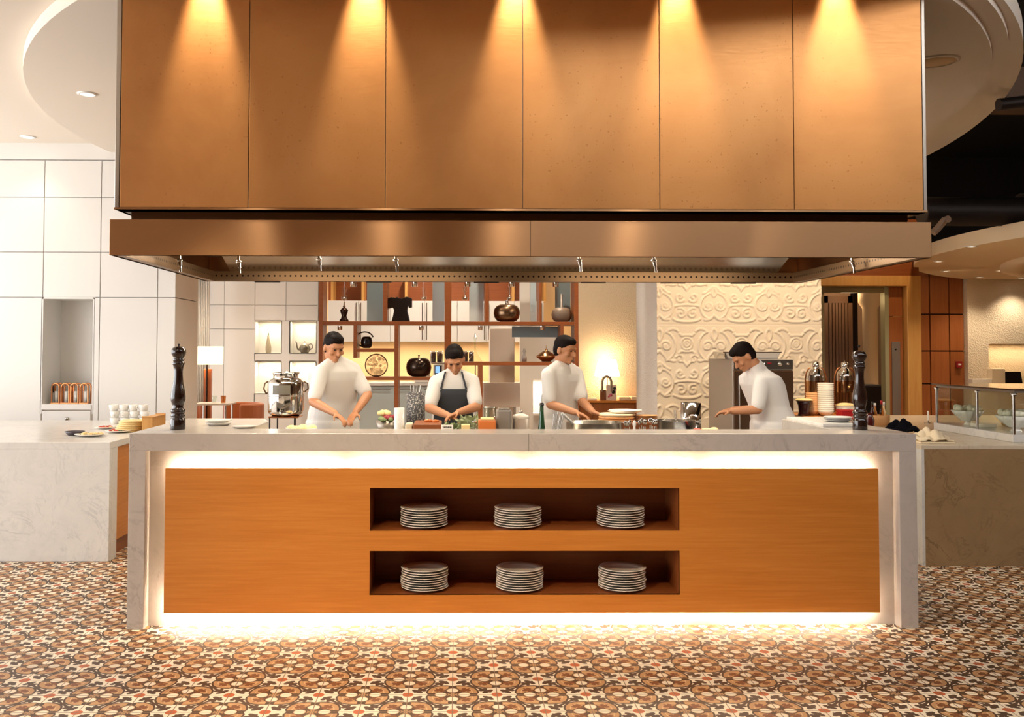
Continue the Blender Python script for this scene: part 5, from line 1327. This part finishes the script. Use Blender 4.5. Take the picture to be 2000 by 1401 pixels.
for c_, Y_, r_ in ((at(1161, 830, 6.05).x, 6.05, .16), (at(1320, 830, 6.05).x, 6.05, .11)):
    o = MB().lathe([(r_, 0), (r_, .025), (r_ * .9, .03), (.0001, .03)], (c_, Y_, WZ), 32).build('hob_ring', DARKMETAL); o.location = (0, 0, 0); tag(o, 'dark round hob under the %s pan' % ('wide left' if r_ > .12 else 'smaller right'), 'hob')
p = at(1349, 786, 6.6); t, p, r, h = cyl('stock_pot', 'shiny tall steel pot before the carved wall', 'pot', 1349, 40, 787, 6.6, CHROME)
MB().lathe([(.0001, h - .03), (r * .92, h - .03), (.0001, h - .028)], (p.x, 6.6, WZ), 28).build('contents', FOOD_Y, t)
# boards and plates stacks on a riser
zr = at(1200, 823, 6.6).z
t = thing('serving_riser', 'dark block raising the board stack behind the wide pan', 'riser', (X(1225, 6.6), 6.6, WZ))
MB().bbox(X(1168, 6.6), X(1290, 6.6), 6.45, 6.75, WZ, zr, .005).build('block', W_DARK, t)
rimm = mat('cream_board', '#e5cfa6', .5)
for k in range(3):
    o = MB().lathe([(.0001, 0), (.118, 0), (.125, .004), (.125, .014), (.118, .018), (.0001, .018)], (0, 0, 0), 36).build('serving_board', [W_BOARD, W_BOARD, rimm][k])
    o.location = (X(1203, 6.6) + k * .004, 6.6, zr + k * .0185); tag(o, '%s round board of the stack behind the wide pan' % ['lowest wooden', 'middle wooden', 'topmost cream'][k], 'board', 'round boards behind the wide pan')
for k in range(2):
    o = MB().lathe([(.0001, 0), (.085, 0), (.115, .012), (.112, .014), (.08, .004), (.0001, .004)], (0, 0, 0), 36, cap=False).build('plate', CERAMIC)
    o.location = (X(1219, 6.62) + k * .008, 6.62, zr + .057 + k * .007); tag(o, '%s cream plate lying on the round boards behind the wide pan' % ['lower', 'upper'][k], 'plate', 'cream plates on the boards')
br = mat('brown_rim_plate', '#b8814c', .5)
for k in range(5):
    o = MB().lathe([(.0001, .002), (.05, 0), (.078, .009), (.076, .011), (.05, .004), (.0001, .004)], (0, 0, 0), 32, cap=False).build('plate', br)
    o.location = (X(1262, 6.56), 6.56, zr + k * .0085); tag(o, 'brown earthenware plate, %s in the stack left of the carved wall' % (['bottom', 'fourth', 'third', 'second', 'topmost'][k]), 'plate', 'brown plates left of the carved wall')
# pizza plate & red peppers
p = at(1388, 837, 5.85); t = thing('pizza_plate', 'dark flat plate with pale dough and red sauce before the right chef', 'plate of food', (p.x, 5.9, WZ))
MB().lathe([(.0001, .11), (.085, .11), (.09, .118), (.0001, .118)], (p.x, 5.9, WZ), 32).lathe([(.05, 0), (.04, .11)], (p.x, 5.9, WZ), 20).build('plate', DARKMETAL, t)
q = MB(); blob(q, (p.x, 5.9, WZ + .12), .024, 12, .045, rg, .6); q.build('dough', FOOD_Y, t)
q = MB(); blob(q, (p.x - .07, 5.9, WZ + .12), .016, 6, .02, rg, .8); q.build('sauce', FOOD_R, t)
# stone slab on right arm and grey plates
p0, p1 = at(1545, 834, 6.3), at(1650, 838, 5.75)
t = thing('stone_slab', 'pale stone slab resting on the right arm of the island', 'slab', (2.36, 6.15, CT))
MB().bbox(2.235, 2.50, 5.80, 6.44, CT, CT + .02, .003).build('slab', MARBLE_L, t)
p = atz(1652, 832, CT + .02)
for k in range(3):
    o = MB().lathe([(.0001, .003), (.055, 0), (.088, .012), (.085, .014), (.055, .005), (.0001, .005)], (0, 0, 0), 36, cap=False).build('plate', mat('grey_plate%d' % k, '#a9a6a2' if k < 2 else '#e0ddd5', .3))
    o.location = (2.40, 5.98, CT + .0205 + k * .009); tag(o, '%s plate of the small stack on the stone slab beside the right pepper mill' % ['lowest grey', 'middle grey', 'topmost white'][k], 'plate', 'small plates by the right pepper mill')

# ================================================================ oven with tray
t = thing('oven', 'stainless steel combi oven standing before the carved wall behind the right chef', 'oven', (2.93, 9.4, 0))
ox0, ox1 = X(1430, 9.0), X(1548, 9.0); oz = at(1490, 702, 9.0).z
MB().bbox(ox0, ox1, 9.0, 9.85, .0, oz, .008).build('body', STEEL_DULL, t)
MB().bbox(ox0 + .004, ox1 - .004, 8.975, 9.0, at(1490, 722, 9).z, oz - .004, .004).build('control_panel', STEEL, t)
d = MB().bbox(ox0 + .006, ox1 - .006, 8.965, 9.0, .25, at(1490, 724, 9).z, .006).build('door', mat('oven_glass', '#5d4330', .12, .3), t)
MB().tube([(ox0 + .05, 8.94, at(1490, 735, 9).z), (ox0 + .05, 8.94, .6)], .009, 8).build('handle', STEEL, d)
for a, r in ((1523, .022), (1492, .010), (1538, .012)): 
    c = at(a, 711, 8.97); MB().lathe([(r, 0), (r * .9, .02), (.0001, .022)], (0, 0, 0), 20).xf(Matrix.Translation(c) @ Matrix.Rotation(PI / 2, 4, 'X')).build('knob', CHROME, t)
c = at(1503, 710, 8.97); MB().box(c.x - .018, c.x + .018, 8.968, 8.975, c.z - .006, c.z + .006).build('red_light', RED, t)
c0, c1 = at(1405, 697, 9.25), at(1514, 684, 9.25)
t = thing('roasting_tray', 'polished steel roasting tray on top of the oven', 'tray', ((c0.x + c1.x) / 2, 9.25, oz))
x0, x1 = max(c0.x, ox0 - .12), c1.x; q = MB()
def frus(mb, x0, x1, y0, y1, z0, z1, i):
    mb.add([(x0 + i, y0 + i, z0), (x1 - i, y0 + i, z0), (x1 - i, y1 - i, z0), (x0 + i, y1 - i, z0), (x0, y0, z1), (x1, y0, z1), (x1, y1, z1), (x0, y1, z1)], [(0, 3, 2, 1), (0, 1, 5, 4), (1, 2, 6, 5), (2, 3, 7, 6), (3, 0, 4, 7)])
frus(q, x0, x1, 9.1, 9.5, oz + .001, oz + .068, .02); q.build('tray', CHROME, t).modifiers.new('s', 'SOLIDIFY').thickness = .003
MB().box(x0 - .008, x1 + .008, 9.09, 9.10, oz + .062, oz + .070).build('rim', CHROME, t)

# ================================================================ right counter: dispensers, bowls, condiments
zc = IT; DYY = 9.55
t = thing('serving_board', 'orange wooden board carrying the dispensers and bowl stacks', 'board', (X(1600, 9.6), 9.6, zc))
MB().bbox(max(X(1552, 9.6), RL + .02), X(1690, 9.6), 9.3, 9.95, zc, zc + .035, .006).build('board', W_VENEER, t)
zb2 = zc + .036
def dispenser(px, ytop, ybot, label, Y=9.7):
    c = at(px, ybot, Y); zt_ = at(px, ytop, Y).z; kk = Y / F_PX
    t = thing('drink_dispenser', label, 'dispenser', (c.x, Y, zb2), 'drink dispensers'); H = zt_ - zb2
    R0 = .10
    MB().lathe([(R0 * .95, .03), (R0, .06), (R0, H * .55), (R0 * .98, H * .62)], (c.x, Y, zb2), 32, cap=False).build('glass_cylinder', PANE_AMBER, t)
    MB().lathe([(.0001, 0), (R0 * 1.05, 0), (R0 * 1.05, .03), (.0001, .032)], (c.x, Y, zb2), 32).build('base', COPPER, t)
    MB().lathe([(R0 * .78, H * .40), (R0 * .80, H * .70), (R0 * .70, H * .78), (R0 * .42, H * .84), (R0 * .30, H * .86), (R0 * .34, H * .88), (R0 * .34, H * .955), (R0 * .1, H * .97), (.0001, H)], (c.x, Y, zb2), 32).build('lid', CHROME, t)
    for s_ in (-1, 1):
        pts = [(c.x + s_ * R0 * 1.05, Y, zb2 + .02), (c.x + s_ * R0 * 1.07, Y, zb2 + H * .6)] + [(c.x + s_ * R0 * (1.07 - .55 * (1 - math.cos(a))), Y, zb2 + H * .6 + H * .26 * math.sin(a)) for a in np.linspace(.2, PI / 2, 8)]
        MB().tube(pts, .008, 8).build('arm', COPPER, t)
    MB().tube([(c.x - .02, Y - R0, zb2 + .06), (c.x - .02, Y - R0 - .04, zb2 + .06), (c.x - .02, Y - R0 - .045, zb2 + .035)], .009, 8).build('tap', CHROME, t)
dispenser(1594, 704, 815, 'glass drink dispenser with chrome lid and copper arms against the carved wall')
dispenser(1651, 704, 815, 'glass drink dispenser with chrome lid and copper arms just left of the right pepper mill')
bowl0 = None
def bowls(px, n, ybot, Y, m_, who):
    c = at(px, ybot, Y)
    for k in range(n):
        o = MB().lathe([(.0001, 0), (.042, 0), (.068, .028), (.080, .058), (.077, .058), (.064, .03), (.04, .005), (.0001, .004)], (0, 0, 0), 28, cap=False).build('bowl', m_)
        o.location = (c.x, Y, zb2 + k * .0205); tag(o, 'bowl, %s in the %s' % (ORD[n - 1 - k] if k else 'bottom', who), 'bowl', who)
bowls(1613, 14, 812, 9.42, CERAMIC, 'tall stack of grey-white bowls on the orange board')
bowls(1590, 9, 812, 9.52, ORANGE_C if 0 else mat('peach_bowl', '#dca874', .4), 'shorter stack of peach bowls on the orange board')
t = thing('milk_jug', 'dark plum jug with a cream rim left of the bowl stacks', 'jug', (X(1569, 9.45), 9.45, zb2))
c = X(1569, 9.45)
MB().lathe([(.0001, 0), (.062, 0), (.05, .03), (.055, .10), (.075, .15), (.07, .15)], (c, 9.45, zb2), 28, cap=False).build('body', mat('plum', '#3a1418', .25), t)
MB().lathe([(.0001, .148), (.085, .148), (.088, .158), (.06, .168), (.0001, .17)], (c, 9.45, zb2), 28).build('lid', FOOD_Y, t)
c = X(1650, 9.42); t = thing('tureen', 'ivory lidded pot behind the red box', 'pot', (c, 9.42, zb2))
MB().lathe([(.0001, 0), (.06, 0), (.085, .06), (.095, .10), (.0001, .10)], (c, 9.42, zb2), 32).build('body', CERAMIC, t)
MB().lathe([(.0985, .10), (.0985, .112), (.05, .125), (.0001, .13)], (c, 9.42, zb2), 32).build('lid', FOOD_Y, t)
c0, c1 = at(1641, 818, 9.0), at(1664, 803, 9.0)
t = thing('red_box', 'bright red box left of the right pepper mill', 'box', ((c0.x + c1.x) / 2, 9.0, zc)); hz = at(1650, 803, 9.0).z
MB().bbox(c0.x, c1.x + .03, 8.95, 9.1, zc, hz, .004).build('box', RED, t)
MB().bbox(c0.x - .002, c1.x + .032, 8.948, 9.102, hz, hz + .01, .002).build('lid', RED, t)
# basket of bottles
bY = 8.6; c = at(1716, 826, bY)
t = thing('condiment_basket', 'round wire basket right of the right pepper mill', 'basket', (c.x, bY, zc))
MB().lathe([(.0001, .003), (.085, 0), (.095, .06), (.095, .10), (.092, .10), (.09, .06), (.08, .005)], (c.x, bY, zc), 28, cap=False).build('basket', mat('wicker', '#b98a5a', .7), t)
MB().tube([(c.x - .09, bY - .02, zc + .09), (c.x - .12, bY - .02, zc + .08), (c.x - .12, bY - .02, zc + .04), (c.x - .09, bY - .02, zc + .03)], .006, 8).build('handle', CERAMIC, t)
for i, (dx_, dy_, h_, m_, cap_, lb) in enumerate(((-.055, 0, .215, mat('dark_sauce', '#3a0f0c', .15, coat=.5), BLACK, 'dark red sauce bottle at the left in the basket'), (-.018, .03, .20, mat('amber_oil', '#b5702a', .1, coat=.5), CERAMIC_W, 'amber oil bottle in the middle of the basket'), (.02, -.02, .225, PANE_AMBER, RED, 'clear bottle with a reddish cap in the basket'), (.055, .015, .21, mat('pale_vinegar', '#e0c08a', .1, coat=.5), CERAMIC_W, 'pale yellow bottle at the right in the basket'))):
    q = (c.x + dx_, bY + dy_, zc + .006); t2 = thing('sauce_bottle', lb, 'bottle', q, 'bottles in the basket')
    MB().lathe([(.0001, 0), (.018, 0), (.019, h_ * .55), (.010, h_ * .72), (.009, h_ * .85), (.0001, h_ * .85)], q, 18).build('bottle', m_, t2)
    MB().lathe([(.0001, h_ * .85), (.0105, h_ * .85), (.0105, h_), (.0001, h_)], q, 14).build('cap', cap_, t2)
t = thing('sauce_jug', 'dark small jug standing left of the basket beside the right pepper mill', 'jug', (X(1696, 8.1), 8.1, zc)); c = X(1696, 8.1)
MB().lathe([(.0001, 0), (.045, 0), (.04, .05), (.045, .09), (.03, .13), (.026, .15), (.0001, .15)], (c, 8.1, zc), 24).build('body', mat('oxblood', '#4d130f', .2, coat=.5), t)
MB().tube([(c - .04, 8.1, zc + .11), (c - .065, 8.1, zc + .09), (c - .045, 8.1, zc + .04)], .006, 8).build('handle', BLACK, t)
# black cloth bag and cream cloth on the right counter
def cloth(name, label, cat, cx, cy, sx, sy, h, m_, seed, n=36, edge=.012):
    r_ = random.Random(seed); ph = [r_.random() * 6 for _ in range(8)]
    t = thing(name, label, cat, (cx, cy, zc)); vs = []
    for i in range(n + 1):
        for j in range(n + 1):
            u, v = -1 + 2 * i / n, -1 + 2 * j / n; rr = (u * u) ** 1.0 + (v * v) ** 1.0
            env = max(0, 1 - .72 * rr) ** .7 * h
            wv = (.5 + .28 * math.sin(5 * u + ph[0] + 2 * v) + .22 * math.sin(7 * v + ph[1] - 3 * u) + .12 * math.sin(13 * u + ph[2]))
            edgeu = 1 + .07 * math.sin(4 * v * 2 + ph[3]); edgev = 1 + .08 * math.sin(5 * u + ph[4])
            vs.append((cx + u * sx * edgeu, cy + v * sy * edgev, zc + edge + env * wv))
    MB().add(vs, [(i * (n + 1) + j, (i + 1) * (n + 1) + j, (i + 1) * (n + 1) + j + 1, i * (n + 1) + j + 1) for i in range(n) for j in range(n)], True).build('fold', m_, t).modifiers.new('s', 'SOLIDIFY').thickness = -.01
    return t
c = at(1757, 835, 7.6); cloth('black_cloth', 'crumpled black cloth bag on the right counter just behind the island corner', 'cloth', c.x + .09, 7.75, .125, .14, .11, BLACKCLOTH, 3)
c = at(1815, 855, 7.1); t = cloth('kitchen_towel', 'folded cream linen towel at the left front corner of the right counter', 'towel', at(1816, 858, 7.12).x, 7.14, .125, .13, .085, CREAMCLOTH, 8)
MB().bbox(at(1816, 858, 7.12).x - .13, at(1816, 858, 7.12).x + .14, 7.0, 7.3, zc, zc + .01, .004).build('fold', CREAMCLOTH, t)

t = thing('candle', 'thin white candle standing on the right counter left of the display case', 'candle', (X(1811, 8.9), 8.9, zc))
MB().lathe([(.0001, 0), (.035, 0), (.035, .006), (.008, .012), (.008, .03), (.0001, .03)], (X(1811, 8.9), 8.9, zc), 20).build('holder', STEEL, t)
MB().tube([(X(1811, 8.9), 8.9, zc + .02), (X(1811, 8.9), 8.9, at(1811, 803, 8.9).z)], .007, 10).build('stick', CERAMIC_W, t)

# ================================================================ glass display case
x0, y0, y1 = 4.16, 7.08, 8.22; x1_ = 6.4
zp0, zp1, ztop2 = zc + .001, .925, 1.265
t = thing('display_case', 'glass sneeze-guard display case on a grey marble plinth on the right counter', 'display case', (5.2, 7.6, zc))
MB().box(x0 - .02, x1_, y0 - .02, y1 + .02, zp0, zp1).build('plinth', MARBLE_L, t, bevel=.002)
MB().box(x0 - .03, x1_, y0 - .02, y1 + .03, ztop2 - .012, ztop2).build('top_glass', mat('smoked_top', '#4a2f20', .08, coat=.5), t)
MB().box(x0, x1_, y0 - .01, y1 + .01, ztop2 - .030, ztop2 - .013).build('rail', STEEL_DULL, t)
for (x, y) in ((x0, y1), (x0, 7.58), (x0, y0), (5.2, y1), (5.2, y0), (6.3, y1)):
    q = MB().tube([(x, y, zp1), (x, y, ztop2 - .03)], .011, 12); q.lathe([(.022, ztop2 - .05), (.024, ztop2 - .03), (.018, ztop2 - .03)], (x, y, 0), 14).build('post', STEEL, t)
MB().box(x0 - .003, x0 + .003, y0, y1, zp1 + .004, ztop2 - .03).build('side_glass', PANE, t)
MB().box(x0, x1_, y1 - .003, y1 + .003, zp1 + .004, ztop2 - .03).build('rear_glass', PANE, t)
MB().box(4.95, 6.0, 7.75, 8.0, ztop2 - .045, ztop2 - .032).build('light_bar', SPOTEMIT, t)
def fluted(name, label, cx, cy, r, z, m_=CERAMIC_W, n=14):
    t = thing(name, label, 'bowl', (cx, cy, z)); vs = []; L = 56; rings = [(.35, 0), (.55, .25), (.8, .6), (1.0, 1.0), (.96, 1.0), (.76, .62), (.5, .28), (.02, .1)]
    for rr, hh in rings:
        for k in range(L): a = 2 * PI * k / L; q = r * rr * (1 + .05 * math.cos(a * n)); vs.append((cx + q * math.cos(a), cy + q * math.sin(a), z + .09 * hh + .03))
    fs = [(i * L + k, i * L + (k + 1) % L, (i + 1) * L + (k + 1) % L, (i + 1) * L + k) for i in range(len(rings) - 1) for k in range(L)]
    MB().add(vs, fs, True).build('bowl', m_, t)
    MB().lathe([(r * .3, 0), (r * .15, .03), (r * .36, .034)], (cx, cy, z), 24).build('foot', m_, t)
    q = MB(); blob(q, (cx, cy, z + .122), .026, 34, r * .8, rg, .9); q.build('contents', mat('salad_white' + label[:5], '#ece6cf', .6), t)
zf = zp1 + .002
fluted('fluted_bowl', 'fluted white bowl of food behind the left pane of the display case', 4.31, 8.0, .125, zf)
fluted('fluted_bowl', 'fluted white bowl of food behind the right pane of the display case', 4.34, 7.36, .14, zf)
o = MB().bbox(4.56, 4.95, 7.75, 7.95, zf, zf + .09, .01).build('wooden_crate', W_PALE); tag(o, 'low honey-coloured wooden box between the fluted bowls in the display case', 'box')
o = MB().bbox(4.22, 4.36, 7.66, 7.80, zf, zf + .03, .006).build('napkin_box', CERAMIC_W); tag(o, 'small white tray in front of the left fluted bowl in the display case', 'tray')
o = MB().bbox(4.42, 4.70, 7.10, 7.19, zf, zf + .018, .006).build('serving_tray', CERAMIC_W); tag(o, 'long white tray low at the front of the display case', 'tray')
t = thing('riser', 'dark riser carrying white plates inside the display case', 'riser', (5.1, 8.0, zf))
MB().bbox(4.85, 5.4, 7.97, 8.15, zf, zf + .12, .005).build('block', mat('slate_riser', '#5b564c', .5), t)
for k in range(2):
    o = plate_mb(.1, .014).build('plate', CERAMIC_W); o.location = (5.02, 8.07, zf + .121 + k * .012); tag(o, '%s white plate on the dark riser in the display case' % ['lower', 'upper'][k], 'plate', 'white plates on the riser')

# counter things in the far right niche
NY = 14.3
t = thing('far_counter', 'dark counter ledge in the niche of the far right wall', 'counter', (X(1960, NY), NY, 0))
cz0 = at(1960, 752, NY).z
MB().box(X(1893, NY), 10.5, NY - .1, NY + .19, cz0 - .05, cz0).build('ledge', mat('mahogany', '#3b1710', .3), t)
MB().box(X(1893, NY), 10.5, NY - .05, NY + .18, 0, cz0 - .05).build('front', STUCCO, t)
for a, b_, y0_, lb, m_, nm in ((1893, 1931, 740, 'long white box on the far right counter ledge', CERAMIC, 'box'), (1931, 1957, 720, 'beige tilted sign box on the far right ledge left of the dark screen', CREAMCLOTH, 'sign_box')):
    o = MB().bbox(X(a, NY), X(b_, NY), NY - .08, NY + .05, cz0 + .001, at(1940, y0_, NY).z, .008).build(nm, m_); tag(o, lb, 'box')
c0, c1 = at(1958, 752, NY), at(1992, 726, NY)
t = thing('computer_screen', 'dark rectangular screen on the far right counter ledge', 'screen', ((c0.x + c1.x) / 2, NY, cz0))
MB().prism([(c0.x, c0.z + .01), (c1.x + .03, c0.z + .01), (c1.x, c1.z), (c0.x, c1.z)], NY - .02, NY + .02).build('panel', BLACK, t)
MB().box(c0.x + .05, c1.x - .05, NY - .06, NY + .06, cz0 + .001, cz0 + .012).build('stand', BLACK, t)

# unseen spots added as fill, hidden by the hood or above the frame
def room_fill(x, y, z, en, size=2.0, aim=None, col=(1, .88, .72)):
    light('SPOT', 'fill_spot', (x, y, z), en, col, aim=aim or (x, y, 0), spot_size=size, spot_blend=.8, shadow_soft_size=.06)
for x, y, en, aim in ((-1.6, 8.6, 190, None), (.1, 8.6, 190, None), (1.6, 8.6, 170, None), (3.1, 8.9, 400, (3.1, 10.6, 1.3)), (1.9, 12.2, 90, (2.2, 13.6, 1.9)), (-.3, 11.9, 240, (-.3, 13.2, 1.4)), (-2.8, 12.8, 200, None), (.5, 10.3, 150, (.45, 11.7, 1.1)), (-1.0, 10.3, 70, (-.9, 11.2, 1.3))):  # added to brighten chefs, carved wall, rear cabinets and divider
    room_fill(x, y, 3.52, en, 2.0, aim, (1, .76, .50) if x == 3.1 else (1, .88, .72))
for x, y, en, aim in ((5.6, 11.2, 80, (5.6, 12.6, 1.6)), (6.9, 12.6, 40, (6.9, 14.6, 1.2)), (4.2, 8.2, 80, None), (5.5, 8.0, 90, None), (7.0, 10.5, 120, None)):  # unseen fill added for the portal, right wall and side counter
    light('SPOT', 'side_fill_spot', (x, y, 3.9 if x < 5.7 and y < 12 else 2.6), en, WARM, aim=aim or (x, y, 0), spot_size=1.7, spot_blend=.8, shadow_soft_size=.06)
for x, y, en in ((4.5, 3.4, 30), (2.2, 2.8, 25), (.4, 3.2, 70), (-1.4, 3.4, 60)):  # added to brighten the floor before the island
    light('SPOT', 'fill_spot', (x, y, 3.52), en, WARM, aim=(x, y + .3, 0), spot_size=1.25, spot_blend=.9, shadow_soft_size=.06)
for x, y, en, tx in ((-1.3, 1.9, 330, .1), (-2.2, 1.9, 150, -1.0), (.9, 1.9, 110, 1.3)):  # added to light the island front and its plates
    light('SPOT', 'fill_spot', (x, y, 3.55), en, (1, .78, .5), aim=(tx, 5.3, .25), spot_size=.8, spot_blend=.9, shadow_soft_size=.05)
